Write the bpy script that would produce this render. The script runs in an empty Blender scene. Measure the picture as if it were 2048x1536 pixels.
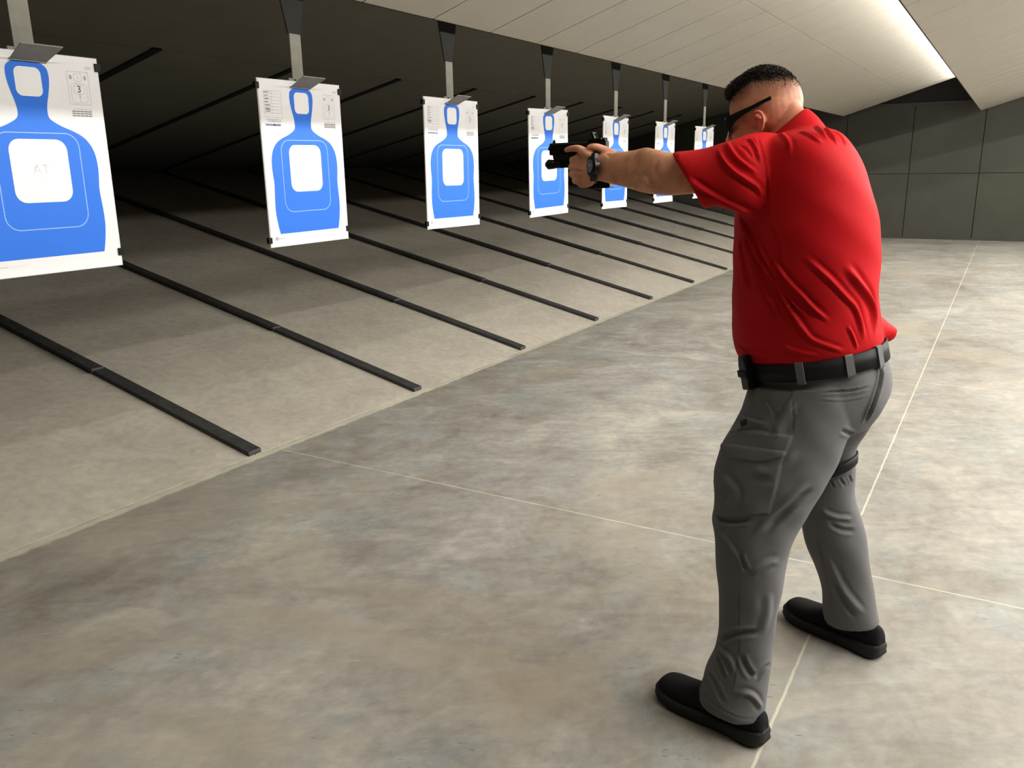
import bpy, bmesh, math, random
import numpy as np
from mathutils import Vector, Matrix
from mathutils.bvhtree import BVHTree
random.seed(7); rng = np.random.default_rng(11)
S = bpy.context.scene; COL = S.collection

# ---------------------------------------------------------------- camera
FPX = 1650.0; EYE = 1.55
def unit(v): v = np.array(v, float); return v / np.linalg.norm(v)
_vl = unit([2030-1024, 768-315, -FPX]); _vv = unit([1130-1024, 768-7000, -FPX])
_up = -_vv; _Y = unit(_vl - _up*(_vl@_up)); _X = np.cross(_Y, _up)
R = np.array([_X, _Y, _up]); CAM = np.array([0, 0, EYE])
cd = bpy.data.cameras.new('camera'); cd.sensor_width = 36; cd.lens = 36*FPX/2048
cd.clip_start = 0.05; cd.clip_end = 100
cam = bpy.data.objects.new('camera', cd); COL.objects.link(cam); S.camera = cam
m = Matrix.Identity(4)
for i in range(3):
    for j in range(3): m[i][j] = R[i, j]
m.translation = Vector(CAM); cam.matrix_world = m

def ray(px, py): return unit(R @ np.array([px-1024, 768-py, -FPX]))
def at(px, py, Y): d = ray(px, py); return CAM + d*(Y/d[1])

# ---------------------------------------------------------------- materials
def srgb(r, g, b):
    f = lambda c: ((c/255+0.055)/1.055)**2.4 if c/255 > 0.04045 else c/255/12.92
    return (f(r), f(g), f(b), 1)
def mat(name, col, rough=0.6, metal=0.0, noise=0.0, nscale=30, bump=0.0, bscale=200, spec=0.5, sss=0.0, sheen=0.0):
    M = bpy.data.materials.new(name); M.use_nodes = True; nt = M.node_tree
    b = nt.nodes['Principled BSDF']; b.inputs['Base Color'].default_value = col
    b.inputs['Roughness'].default_value = rough; b.inputs['Metallic'].default_value = metal
    b.inputs['Specular IOR Level'].default_value = spec
    if sheen: b.inputs['Sheen Weight'].default_value = sheen
    if sss:
        b.inputs['Subsurface Weight'].default_value = sss
        b.inputs['Subsurface Radius'].default_value = (0.012, 0.005, 0.003); b.inputs['Subsurface Scale'].default_value = 1
    tc = nt.nodes.new('ShaderNodeTexCoord')
    if noise:
        n = nt.nodes.new('ShaderNodeTexNoise'); n.inputs['Scale'].default_value = nscale; n.inputs['Detail'].default_value = 6
        nt.links.new(tc.outputs['Object'], n.inputs['Vector'])
        r = nt.nodes.new('ShaderNodeMapRange'); r.inputs['To Min'].default_value = 1-noise; r.inputs['To Max'].default_value = 1+noise
        r.inputs['From Min'].default_value = .25; r.inputs['From Max'].default_value = .75
        nt.links.new(n.outputs['Fac'], r.inputs['Value'])
        mx = nt.nodes.new('ShaderNodeVectorMath'); mx.operation = 'SCALE'; mx.inputs[0].default_value = col[:3]
        nt.links.new(r.outputs['Result'], mx.inputs['Scale']); nt.links.new(mx.outputs[0], b.inputs['Base Color'])
    if bump:
        n = nt.nodes.new('ShaderNodeTexNoise'); n.inputs['Scale'].default_value = bscale; n.inputs['Detail'].default_value = 4
        nt.links.new(tc.outputs['Object'], n.inputs['Vector'])
        bp = nt.nodes.new('ShaderNodeBump'); bp.inputs['Strength'].default_value = bump; bp.inputs['Distance'].default_value = 0.002
        nt.links.new(n.outputs['Fac'], bp.inputs['Height']); nt.links.new(bp.outputs[0], b.inputs['Normal'])
    return M

def N(nt, t, **kw):
    n = nt.nodes.new('ShaderNode'+t)
    for k, v in kw.items():
        if k.startswith('i_'): n.inputs[k[2:].replace('_', ' ')].default_value = v
        else: setattr(n, k, v)
    return n

def floor_material(name, ramp=False):
    M = bpy.data.materials.new(name); M.use_nodes = True; nt = M.node_tree; L = nt.links.new
    b = nt.nodes['Principled BSDF']
    g = N(nt, 'NewGeometry')
    mp = N(nt, 'Mapping'); mp.inputs['Scale'].default_value = (1, .8, 1)
    L(g.outputs['Position'], mp.inputs['Vector'])
    def noise(sc, det, dist=0, rough=.55, vec=mp):
        n = N(nt, 'TexNoise', i_Scale=sc, i_Detail=det, i_Distortion=dist, i_Roughness=rough); L(vec.outputs[0], n.inputs['Vector']); return n
    n1 = noise(.9, 6, .6, .62); n2 = noise(3.4, 8, 1.0, .65); n3 = noise(22, 5, 0, .6); n4 = noise(1.7, 7, 1.5, .7)
    r1 = N(nt, 'ValToRGB'); e = r1.color_ramp.elements
    if ramp:
        cs = [(0.3, srgb(152, 145, 133)), (.5, srgb(167, 160, 148)), (.72, srgb(178, 173, 158))]
    else:
        cs = [(0.30, srgb(116, 110, 100)), (.43, srgb(143, 138, 129)), (.52, srgb(155, 152, 144)), (.66, srgb(180, 175, 162))]
    e[0].position, e[0].color = cs[0]; e[1].position, e[1].color = cs[-1]
    for p, c in cs[1:-1]: x = e.new(p); x.color = c
    a = N(nt, 'Math', operation='MULTIPLY_ADD'); a.inputs[1].default_value = .55; L(n1.outputs['Fac'], a.inputs[0])
    a2 = N(nt, 'Math', operation='MULTIPLY'); a2.inputs[1].default_value = .45; L(n2.outputs['Fac'], a2.inputs[0]); L(a2.outputs[0], a.inputs[2])
    L(a.outputs[0], r1.inputs['Fac'])
    # bluish and brownish stains
    mx = N(nt, 'Mix', data_type='RGBA', blend_type='MIX'); L(r1.outputs[0], mx.inputs['A'])
    mx.inputs['B'].default_value = srgb(150, 158, 158) if not ramp else srgb(176, 172, 158)
    rr = N(nt, 'MapRange'); rr.inputs['From Min'].default_value = .5; rr.inputs['From Max'].default_value = .68; rr.inputs['To Max'].default_value = .55
    L(n4.outputs['Fac'], rr.inputs['Value']); L(rr.outputs[0], mx.inputs['Factor'])
    # fine speckle
    sp = N(nt, 'MapRange'); sp.inputs['From Min'].default_value = .3; sp.inputs['From Max'].default_value = .7
    sp.inputs['To Min'].default_value = 1.02; sp.inputs['To Max'].default_value = 1.26
    L(n3.outputs['Fac'], sp.inputs['Value'])
    sc = N(nt, 'VectorMath', operation='SCALE'); L(mx.outputs['Result'], sc.inputs[0]); L(sp.outputs[0], sc.inputs['Scale'])
    col = sc.outputs[0]
    sep = N(nt, 'SeparateXYZ'); L(g.outputs['Position'], sep.inputs[0])
    # small dark spots
    vo = N(nt, 'TexVoronoi', feature='F1', i_Scale=2.2); L(g.outputs['Position'], vo.inputs['Vector'])
    st = N(nt, 'Math', operation='LESS_THAN'); st.inputs[1].default_value = .02; L(vo.outputs['Distance'], st.inputs[0])
    st2 = N(nt, 'Math', operation='MULTIPLY'); st2.inputs[1].default_value = .55; L(st.outputs[0], st2.inputs[0])
    m3 = N(nt, 'Mix', data_type='RGBA'); L(st2.outputs[0], m3.inputs['Factor']); L(col, m3.inputs['A']); m3.inputs['B'].default_value = srgb(70, 66, 60)
    col = m3.outputs['Result']
    mps = N(nt, 'Mapping'); mps.vector_type = 'TEXTURE'; mps.inputs['Scale'].default_value = (1.5, .55, 1); mps.inputs['Rotation'].default_value = (0, 0, .55); L(g.outputs['Position'], mps.inputs['Vector'])
    ns = noise(5.5, 9, .8, .72, mps)
    sr = N(nt, 'MapRange'); sr.inputs['From Min'].default_value = .32; sr.inputs['From Max'].default_value = .68; sr.inputs['To Min'].default_value = .84 if not ramp else .975; sr.inputs['To Max'].default_value = 1.13 if not ramp else 1.025
    L(ns.outputs['Fac'], sr.inputs['Value']); s6 = N(nt, 'VectorMath', operation='SCALE'); L(col, s6.inputs[0]); L(sr.outputs[0], s6.inputs['Scale']); col = s6.outputs[0]
    if not ramp:
        # tan patches, dark pits and thin pale scratches
        np_ = noise(.75, 5, .9, .6); pr = N(nt, 'MapRange'); pr.inputs['From Min'].default_value = .52; pr.inputs['From Max'].default_value = .66; pr.inputs['To Max'].default_value = .5
        mo = N(nt, 'Mapping'); mo.inputs['Location'].default_value = (7.3, 3.1, 2); L(g.outputs['Position'], mo.inputs['Vector']); nt.links.remove(np_.inputs['Vector'].links[0]); L(mo.outputs[0], np_.inputs['Vector'])
        L(np_.outputs['Fac'], pr.inputs['Value']); m7 = N(nt, 'Mix', data_type='RGBA'); L(pr.outputs[0], m7.inputs['Factor']); L(col, m7.inputs['A']); m7.inputs['B'].default_value = srgb(176, 165, 146); col = m7.outputs['Result']
        mq = N(nt, 'Mapping'); mq.vector_type = 'TEXTURE'; mq.inputs['Scale'].default_value = (.065, .018, 1); mq.inputs['Rotation'].default_value = (0, 0, .45); L(g.outputs['Position'], mq.inputs['Vector'])
        vp = N(nt, 'TexVoronoi', feature='F1', i_Scale=1.0); L(mq.outputs[0], vp.inputs['Vector']); lt = N(nt, 'Math', operation='LESS_THAN'); lt.inputs[1].default_value = .17; L(vp.outputs['Distance'], lt.inputs[0])
        gt = N(nt, 'Math', operation='GREATER_THAN'); gt.inputs[1].default_value = .60; L(n4.outputs['Fac'], gt.inputs[0]); mu = N(nt, 'Math', operation='MULTIPLY'); L(lt.outputs[0], mu.inputs[0]); L(gt.outputs[0], mu.inputs[1])
        mv = N(nt, 'Math', operation='MULTIPLY'); mv.inputs[1].default_value = .4; L(mu.outputs[0], mv.inputs[0])
        m8 = N(nt, 'Mix', data_type='RGBA'); L(mv.outputs[0], m8.inputs['Factor']); L(col, m8.inputs['A']); m8.inputs['B'].default_value = srgb(78, 72, 64); col = m8.outputs['Result']
        mw = N(nt, 'Mapping'); mw.vector_type = 'TEXTURE'; mw.inputs['Scale'].default_value = (1.3, .10, 1); mw.inputs['Rotation'].default_value = (0, 0, .62); L(g.outputs['Position'], mw.inputs['Vector'])
        vw = N(nt, 'TexVoronoi', feature='F1', i_Scale=1.6); L(mw.outputs[0], vw.inputs['Vector']); lw = N(nt, 'Math', operation='LESS_THAN'); lw.inputs[1].default_value = .035; L(vw.outputs['Distance'], lw.inputs[0])
        mx9 = N(nt, 'Math', operation='MULTIPLY'); mx9.inputs[1].default_value = .5; L(lw.outputs[0], mx9.inputs[0])
        m9 = N(nt, 'Mix', data_type='RGBA'); L(mx9.outputs[0], m9.inputs['Factor']); L(col, m9.inputs['A']); m9.inputs['B'].default_value = srgb(205, 200, 185); col = m9.outputs['Result']
        wob = N(nt, 'TexNoise', i_Scale=14, i_Detail=3); L(g.outputs['Position'], wob.inputs['Vector'])
        def line(axis, pos, w, amp=.004):
            s1 = N(nt, 'Math', operation='MULTIPLY_ADD'); s1.inputs[1].default_value = amp*2; s1.inputs[2].default_value = -pos-amp
            L(wob.outputs['Fac'], s1.inputs[0])
            s2 = N(nt, 'Math', operation='ADD'); L(sep.outputs[axis], s2.inputs[0]); L(s1.outputs[0], s2.inputs[1])
            s3 = N(nt, 'Math', operation='ABSOLUTE'); L(s2.outputs[0], s3.inputs[0])
            s4 = N(nt, 'MapRange', interpolation_type='SMOOTHSTEP'); s4.inputs['From Min'].default_value = w*.6; s4.inputs['From Max'].default_value = w*1.4
            s4.inputs['To Min'].default_value = 1; s4.inputs['To Max'].default_value = 0; L(s3.outputs[0], s4.inputs['Value'])
            return s4.outputs[0]
        ls = [line('X', -.411, .0042), line('X', 2.85, .004)] + [line('Y', y, .0035, .003) for y in (3.172, 6.40, 9.63, 12.86, 16.1, -.05)]
        # strip of rough mortar along the trap
        ls.append(line('X', -3.452, .030, .022))
        acc = ls[0]
        for l in ls[1:]:
            mm = N(nt, 'Math', operation='MAXIMUM'); L(acc, mm.inputs[0]); L(l, mm.inputs[1]); acc = mm.outputs[0]
        bw = N(nt, 'MapRange'); bw.inputs['From Min'].default_value = .35; bw.inputs['From Max'].default_value = .6; bw.inputs['To Min'].default_value = .6; bw.inputs['To Max'].default_value = 1.0; L(n2.outputs['Fac'], bw.inputs['Value'])
        ac = N(nt, 'Math', operation='MULTIPLY'); L(bw.outputs[0], ac.inputs[1]); L(acc, ac.inputs[0])
        m4 = N(nt, 'Mix', data_type='RGBA'); L(ac.outputs[0], m4.inputs['Factor']); L(col, m4.inputs['A']); m4.inputs['B'].default_value = srgb(214, 209, 188)
        col = m4.outputs['Result']
    L(col, b.inputs['Base Color'])
    ro = N(nt, 'MapRange'); ro.inputs['To Min'].default_value = .36 if not ramp else .6; ro.inputs['To Max'].default_value = .62 if not ramp else .75
    L(n2.outputs['Fac'], ro.inputs['Value']); L(ro.outputs[0], b.inputs['Roughness'])
    bp = N(nt, 'Bump'); bp.inputs['Strength'].default_value = .12; bp.inputs['Distance'].default_value = .004
    L(n3.outputs['Fac'], bp.inputs['Height']); L(bp.outputs[0], b.inputs['Normal'])
    return M

M_floor = floor_material('sealed_concrete')
M_ramp = floor_material('dusty_steel_plate', True)
M_batten = mat('dark_batten_steel', srgb(74, 74, 72), .55, .2, .3, 25)
M_upper = mat('dark_trap_steel', srgb(112, 110, 100), .7, 0, .08, 3)
M_black = mat('black_gap', srgb(14, 14, 13), .8)
M_back = mat('black_trap_throat', srgb(18, 18, 17), .9)
M_baffle = mat('painted_baffle_panel', srgb(199, 193, 181), .45, 0, .03, 4, .1, 60)
M_bafdark = mat('baffle_backing', srgb(40, 37, 32), .8)
M_screw = mat('bright_screw', srgb(245, 242, 235), .3)
M_wall = mat('rubber_wall_panel', srgb(80, 79, 70), .75, 0, .08, 2.5, .1, 40)
M_walldark = mat('dark_upper_wall', srgb(48, 48, 44), .8, 0, .1, 2)
M_paper = mat('white_paper', (.86, .85, .85, 1), .55)
M_board = mat('white_cardboard', (.62, .61, .60, 1), .7)
M_blue = mat('blue_ink', (.032, .20, .78, 1), .5)
M_blank = mat('unprinted_white', (.88, .87, .87, 1), .55)
M_pale = mat('pale_blue_line', (.55, .75, .95, 1), .5)
M_grey = mat('grey_ink', (.30, .29, .31, 1), .6)
M_faint = mat('faint_ink', (.58, .57, .58, 1), .6)
M_faint2 = mat('palest_ink', (.73, .72, .73, 1), .6)
M_lav = mat('lavender_ink', (.36, .35, .56, 1), .6)
M_dink = mat('dark_ink', (.16, .15, .16, 1), .6)
M_clip = mat('black_clip', srgb(16, 16, 16), .4)
M_strap = mat('grey_strap_steel', srgb(146, 144, 132), .6, 0, .1, 20)
M_hood = mat('grey_hood_steel', srgb(150, 147, 139), .6, 0, .1, 20)
M_hdark = mat('dark_hanger_arm', srgb(50, 50, 45), .8)
M_emit = bpy.data.materials.new('lamp_diffuser'); M_emit.use_nodes = True
_b = M_emit.node_tree.nodes['Principled BSDF']; _b.inputs['Base Color'].default_value = (1, 1, 1, 1)
_b.inputs['Emission Color'].default_value = (1, .95, .86, 1); _b.inputs['Emission Strength'].default_value = 3
M_red = mat('red_polo_knit', srgb(190, 29, 35), .68, 0, .04, 8, .2, 900, .18)
M_redseam = mat('dark_red_seam', srgb(120, 18, 24), .7)
M_trouser = mat('grey_ripstop', srgb(118, 117, 118), .8, 0, .05, 12, .3, 700, .3)
M_loop = mat('grey_belt_loop', srgb(116, 115, 115), .8, 0, .05, 12, .3, 700)
M_belt = mat('black_webbing', srgb(22, 21, 21), .6, 0, .1, 60, .3, 500)
M_pouch = mat('black_polymer', srgb(24, 24, 23), .38, 0, .1, 40)
M_gun = mat('black_gun_steel', srgb(22, 22, 23), .35, .4, .1, 60)
M_glint = mat('worn_steel_edge', srgb(120, 130, 125), .3, .8)
M_glass = mat('lens_glass', srgb(20, 22, 24), .08)
M_shoe = mat('black_suede', srgb(20, 20, 20), .85, 0, .2, 60, .4, 500)
M_sole = mat('black_rubber_sole', srgb(44, 43, 41), .6, 0, .15, 40)
M_hair = mat('short_dark_hair', srgb(48, 38, 30), .6, 0, .35, 90)
M_eye = mat('eye_white', srgb(225, 220, 215), .3)
M_dial = mat('grey_watch_dial', srgb(120, 120, 124), .3, .3)

# ---------------------------------------------------------------- mesh helpers
class MB:
    def __init__(s): s.v = []; s.f = []; s.mi = []
    def add(s, vs, fs, k=0):
        o = len(s.v); s.v += [tuple(map(float, p)) for p in vs]
        s.f += [tuple(i+o for i in f) for f in fs]; s.mi += [k]*len(fs); return s
    def box(s, lo, hi, k=0, M=None):
        x0, y0, z0 = lo; x1, y1, z1 = hi
        vs = [(x0,y0,z0),(x1,y0,z0),(x1,y1,z0),(x0,y1,z0),(x0,y0,z1),(x1,y0,z1),(x1,y1,z1),(x0,y1,z1)]
        if M is not None: vs = [M @ Vector(p) for p in vs]
        return s.add(vs, [(0,3,2,1),(4,5,6,7),(0,1,5,4),(1,2,6,5),(2,3,7,6),(3,0,4,7)], k)
    def prism(s, poly, ax, a, b, k=0, M=None):
        """poly in the two other axes, extruded along axis ax from a to b"""
        n = len(poly)
        def P(p, t):
            q = [0, 0, 0]; o = [i for i in range(3) if i != ax]; q[o[0]], q[o[1]] = p; q[ax] = t
            return (M @ Vector(q)) if M is not None else q
        vs = [P(p, a) for p in poly]+[P(p, b) for p in poly]
        fs = [tuple(range(n))[::-1], tuple(range(n, 2*n))]+[(i, (i+1) % n, n+(i+1) % n, n+i) for i in range(n)]
        return s.add(vs, fs, k)
    def loft(s, rings, k=0, cap=True):
        n = len(rings[0]); vs = [p for r in rings for p in r]; fs = []
        for i in range(len(rings)-1):
            for j in range(n): fs.append((i*n+j, i*n+(j+1) % n, (i+1)*n+(j+1) % n, (i+1)*n+j))
        if cap: fs += [tuple(range(n))[::-1], tuple(range((len(rings)-1)*n, len(rings)*n))]
        return s.add(vs, fs, k)
    def tube(s, pts, rad, n=14, k=0, flat=1.0, sub=6, caps=True):
        pts = [np.array(p, float) for p in pts]; P, Q = resample(pts, rad, sub); rings = []
        ref = None
        for i, (p, r) in enumerate(zip(P, Q)):
            t = unit(P[min(i+1, len(P)-1)]-P[max(i-1, 0)])
            if ref is None: ref = np.array([0, 0, 1.]) if abs(t[2]) < .9 else np.array([0, 1., 0])
            a = unit(ref-t*(ref@t)); ref = a; b = np.cross(t, a)
            rings.append((p, a, b, r, t))
        out = []
        def ring(p, a, b, r): return [p+a*math.cos(q)*r+b*math.sin(q)*r*flat for q in (2*math.pi*j/n for j in range(n))]
        p, a, b, r, t = rings[0]
        if caps:
            for f in (.98, .8, .45): out.append(ring(p-t*r*f, a, b, r*math.sqrt(1-f*f)))
        for p, a, b, r, t in rings: out.append(ring(p, a, b, r))
        if caps:
            for f in (.45, .8, .98): out.append(ring(p+t*r*f, a, b, r*math.sqrt(1-f*f)))
        return s.loft(out, k)
    def ball(s, c, ra, axes=None, k=0, n=20, m=12):
        A = np.eye(3) if axes is None else np.array(axes); c = np.array(c, float); rings = []
        for i in range(m+1):
            th = max(.02, min(math.pi-.02, math.pi*i/m))
            rings.append([c+(A.T@np.array([ra[0]*math.sin(th)*math.cos(q), ra[1]*math.sin(th)*math.sin(q), ra[2]*math.cos(th)])) for q in (2*math.pi*j/n for j in range(n))])
        return s.loft(rings, k)
    def build(s, name, mats, parent=None, smooth=False, bevel=0, origin=None):
        me = bpy.data.meshes.new(name)
        o = np.array(origin if origin is not None else (0, 0, 0), float)
        me.from_pydata([tuple(np.array(p)-o) for p in s.v], [], s.f)
        for mm in (mats if isinstance(mats, (list, tuple)) else [mats]): me.materials.append(mm)
        me.polygons.foreach_set('material_index', s.mi)
        bm = bmesh.new(); bm.from_mesh(me); bmesh.ops.recalc_face_normals(bm, faces=bm.faces); bm.to_mesh(me); bm.free()
        if smooth: me.polygons.foreach_set('use_smooth', [True]*len(me.polygons))
        ob = bpy.data.objects.new(name, me); COL.objects.link(ob)
        if parent is not None: ob.parent = parent
        ob.location = tuple(o - (np.array(parent['org']) if parent is not None and 'org' in parent else 0))
        if bevel:
            b = ob.modifiers.new('bevel', 'BEVEL'); b.width = bevel; b.segments = 2; b.limit_method = 'ANGLE'
        return ob

def resample(pts, rad, sub):
    P, Q = [], []; n = len(pts); pts = [np.array(p, float) for p in pts]; rad = [np.array(r, float) for r in rad]
    def cr(a, b, c, d, t): return .5*((2*b)+(-a+c)*t+(2*a-5*b+4*c-d)*t*t+(-a+3*b-3*c+d)*t**3)
    for i in range(n-1):
        g = lambda A, j: A[min(max(j, 0), n-1)]
        for k in range(sub):
            t = k/sub
            P.append(cr(g(pts, i-1), g(pts, i), g(pts, i+1), g(pts, i+2), t)); Q.append(cr(g(rad, i-1), g(rad, i), g(rad, i+1), g(rad, i+2), t))
    P.append(pts[-1]); Q.append(rad[-1]); return P, Q

def tag(o, label=None, cat=None, group=None, kind=None):
    for k, v in (('label', label), ('category', cat), ('group', group), ('kind', kind)):
        if v: o[k] = v
    return o
def empty(name, loc, rz=0):
    o = bpy.data.objects.new(name, None); COL.objects.link(o); o.location = loc; o.rotation_euler = (0, 0, rz); o.empty_display_size = .1; return o
def struct(o, label, cat): return tag(o, label, cat, None, 'structure')
def copy_tree(o, parent=None):
    c = o.copy(); COL.objects.link(c)
    if parent is not None: c.parent = parent
    for ch in list(o.children): copy_tree(ch, c)
    return c

# ================================================================ THE PLACE
Y0, Y1 = -2.2, 18.5; XE = -3.483
XR = 7.2
MB().box((XE, Y0, -.1), (XR, Y1, 0)).build('floor', M_floor)
struct(bpy.data.objects['floor'], 'mottled grey sealed concrete floor with pale saw-cut joint lines', 'floor')

SL = .2366                                   # slope of the trap's lower plates
def rz(x): return (XE-x)*SL
trap = empty('bullet_trap', (XE, 8, 0)); trap['org'] = [XE, 8.0, 0.0]
tag(trap, 'long funnel-shaped steel bullet trap of sloping dark plates behind the row of paper targets', 'bullet trap')
XM, XB = -4.87, -10.3
YT = Y1-.04
g = MB()
ys = [1.516+1.524*k for k in range(-2, 12)]
M1 = [(XE-.012, -.03), (XE-.012, 0.0), (XM, rz(XM)), (XM, rz(XM)-.06)]
for a, b in zip([Y0]+ys, ys+[YT]):
    g.prism(M1, 1, a+.002, b-.002)
    g.prism([(XM, rz(XM)-.05), (XM, rz(XM)-.004), (XB, rz(XB)-.004), (XB, rz(XB)-.08)], 1, a+.002, b-.002)
g.build('lower_plate', M_ramp, trap, origin=(XE, 8, 0))
for i, y in enumerate(ys):
    g = MB(); w = .046
    g.prism([(XE-.012, .0), (XE-.012, .026), (XM-.02, rz(XM-.02)+.026), (XM-.02, rz(XM-.02)-.02)], 1, y-w, y+w)
    g.prism([(XM+.03, rz(XM)+.005), (XM+.03, rz(XM)+.030), (XB, rz(XB)+.018), (XB, rz(XB)-.02)], 1, y-w-.008, y+w-.016)
    g.build('joint_strip', M_batten, trap, bevel=.004, origin=(XE, y, 0))
US = .222; XU = -5.92; ZU = 2.475
def uz(x): return ZU+(x-XU)*US
g = MB()
g.prism([(XU, uz(XU)+.006), (-1.9, uz(-1.9)+.006), (-1.9, uz(-1.9)+.08), (XU, uz(XU)+.08)], 1, Y0, YT)
for a, b in zip([Y0]+ys, ys+[YT]):
    g.prism([(XU, uz(XU)), (XB, uz(XB)), (XB, uz(XB)+.06), (XU, uz(XU)+.06)], 1, a+.002, b-.002)
g.build('upper_plate', M_upper, trap, origin=(XE, 8, 0))
for y in ys:
    g = MB(); g.prism([(XU+.03, uz(XU)-.004), (XB, uz(XB)-.004), (XB, uz(XB)+.01), (XU+.03, uz(XU)+.012)], 1, y-.042, y+.042)
    g.build('upper_joint_strip', M_black, trap, origin=(XU, y, ZU))
g = MB(); g.box((XB-.05, Y0, 0), (XB, YT, 3)); g.build('throat', M_back, trap, origin=(XE, 8, 0))

# far wall, panels of dark rubber
g = MB(); g.box((XB, Y1+.02, -.05), (XR, Y1+.12, 4.4), 0)
xs = [-.555+1.222*k for k in range(-8, 7)]
for a, b in zip(xs[:-1], xs[1:]):
    for z0, z1 in ((.035, 1.262), (1.27, 2.545)):
        g.box((a+.006, Y1, z0), (b-.006, Y1+.03, z1), 1)
g.box((XB, Y1-.012, 2.545), (XR, Y1+.03, 2.60), 1); g.box((XB, Y1-.01, 0.), (XR, Y1+.03, .035), 1)
struct(g.build('wall_back', [M_walldark, M_wall]), 'dark olive panelled far end wall of the range', 'wall')
g = MB(); g.box((XB, Y0-.1, -.05), (XR, Y0, 4.4)); struct(g.build('wall_front', M_wall), 'dark end wall behind the camera', 'wall')
g = MB(); g.box((XR, Y0, -.05), (XR+.1, Y1, 4.4)); struct(g.build('wall_right', M_wall), 'dark rear wall uprange of the shooter', 'wall')
g = MB(); g.box((XB, Y0, 4.4), (XR, Y1, 4.5)); struct(g.build('ceiling', M_walldark), 'dark roof deck above the baffles', 'ceiling')

# white ceiling baffles, each a sloping plane of planks
BS = .318; PITCH = 2.285; YE = 17.35
for k in range(4):
    x0, z0 = -2.9+PITCH*k, 2.35; L0 = 1.95
    g = MB()
    th = math.atan(BS); Mx = Matrix.Translation((x0, 0, z0)) @ Matrix.Rotation(-th, 4, 'Y')
    g.box((0, Y0, .03), (L0/math.cos(th), YE, .05), 1, Mx)
    g.box((-.004, Y0, .0), (.004, YE, .05), 1, Mx)
    n = int((YE-Y0)/.6); ysn = [YE-.603*i for i in range(n+2)]
    mid = 1.13
    for a, b in zip(ysn[1:], ysn[:-1]):
        a = max(a, Y0+.01)
        if b-a < .05: continue
        g.box((.002, a+.0055, 0), (mid-.0015, b-.0055, .0305), 0, Mx)
        g.box((mid+.0015, a+.0055, 0), (L0/math.cos(th), b-.0055, .0305), 0, Mx)
        if k < 2 and a < 8:
            for sx in [.08+.205*i for i in range(10)]:
                for yy in (a+.05, b-.05):
                    g.box((sx-.0022, yy-.0022, -.0015), (sx+.0022, yy+.0022, 0), 2, Mx)
    struct(g.build('ceiling', [M_baffle, M_bafdark, M_screw]), 'pale grey sloping plank ceiling baffle, number %s back from the targets' % ['one', 'two', 'three', 'four'][k], 'ceiling')
# lamps in the gaps above each baffle's lower edge
POW = [165, 520, 470, 400]
for k in range(4):
    bx = -2.9+PITCH*(k+1)
    lx, lz = bx-.22, 2.86; ya, yb = (-.2, YE-.1) if k == 0 else (1.1, YE-.1)
    t = empty('strip_light', (lx+.06, 8, lz)); t['org'] = [lx+.06, 8.0, lz]
    tag(t, 'long strip light hidden in the gap above the %s ceiling baffle back from the targets' % ['second', 'third', 'fourth', 'last'][k], 'light')
    g = MB(); g.box((lx+.03, ya, lz-.05), (lx+.09, yb, lz+.05)); g.build('housing', M_hdark, t, origin=(lx+.06, 8, lz))
    g = MB(); g.box((lx+.005, ya, lz-.035), (lx+.03, yb, lz+.035)); g.build('diffuser', M_emit, t, origin=(lx+.06, 8, lz))
    for yy in (ya+.5, (ya+yb)/2, yb-.5):
        g = MB(); g.box((lx+.05, yy-.01, lz+.05), (lx+.07, yy+.01, 4.398)); g.build('bracket', M_hdark, t, origin=(lx+.06, 8, lz))
    ld = bpy.data.lights.new('strip', 'AREA'); ld.shape = 'RECTANGLE'; ld.size = .06; ld.size_y = yb-ya
    ld.energy = POW[k]*(yb-ya)/19.2; ld.color = (1, .98, .945)
    lo = bpy.data.objects.new('strip_lamp', ld); COL.objects.link(lo)
    d = Vector((-1, 0, 0.0 if k == 0 else -.30)).normalized()
    X = Vector((0, 0, 1)).cross(d).normalized()
    # area light: emits along local -Z, long side local Y -> world Y
    z = -d; yv = Vector((0, 1, 0)); xv = yv.cross(z)
    lm = Matrix((xv, yv, z)).transposed().to_4x4(); lm.translation = Vector((lx, (ya+yb)/2, lz)); lo.matrix_world = lm
w = bpy.data.worlds.new('world'); S.world = w; w.use_nodes = True
w.node_tree.nodes['Background'].inputs['Color'].default_value = (1, .96, .9, 1); w.node_tree.nodes['Background'].inputs['Strength'].default_value = .05

# ================================================================ TARGETS
W, Ht = .545, .768
def uv(u, v, d=0): return (d, (u-.5)*W, -v*Ht)        # board local: x toward shooter, y to the right in the photo, z up
half = [(.5,.041),(.555,.041),(.60,.049),(.632,.068),(.640,.100),(.636,.135),(.622,.180),(.604,.225),(.598,.262),(.604,.285),(.630,.302),(.690,.324),(.765,.345),(.83,.372),(.874,.41),(.897,.455),(.904,.51),(.900,.56),(.893,.61),(.896,.66),(.902,.72),(.902,.79),(.888,.86),(.868,.921)]
def smoothline(p, n=4):
    P, _ = resample([np.array(q) for q in p], [1]*len(p), n); return [tuple(q) for q in P]
def rrect(u0, v0, u1, v1, r):
    ru, rv = r/W, r/Ht; o = []
    for cx, cy, a in ((u1-ru, v0+rv, -90), (u1-ru, v1-rv, 0), (u0+ru, v1-rv, 90), (u0+ru, v0+rv, 180)):
        for i in range(7):
            t = math.radians(a+15*i); o.append((cx+ru*math.cos(t), cy+rv*math.sin(t)))
    return o
def flat(g, poly, d, k): g.add([uv(u, v, d) for u, v in poly], [tuple(range(len(poly)))], k)
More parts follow.
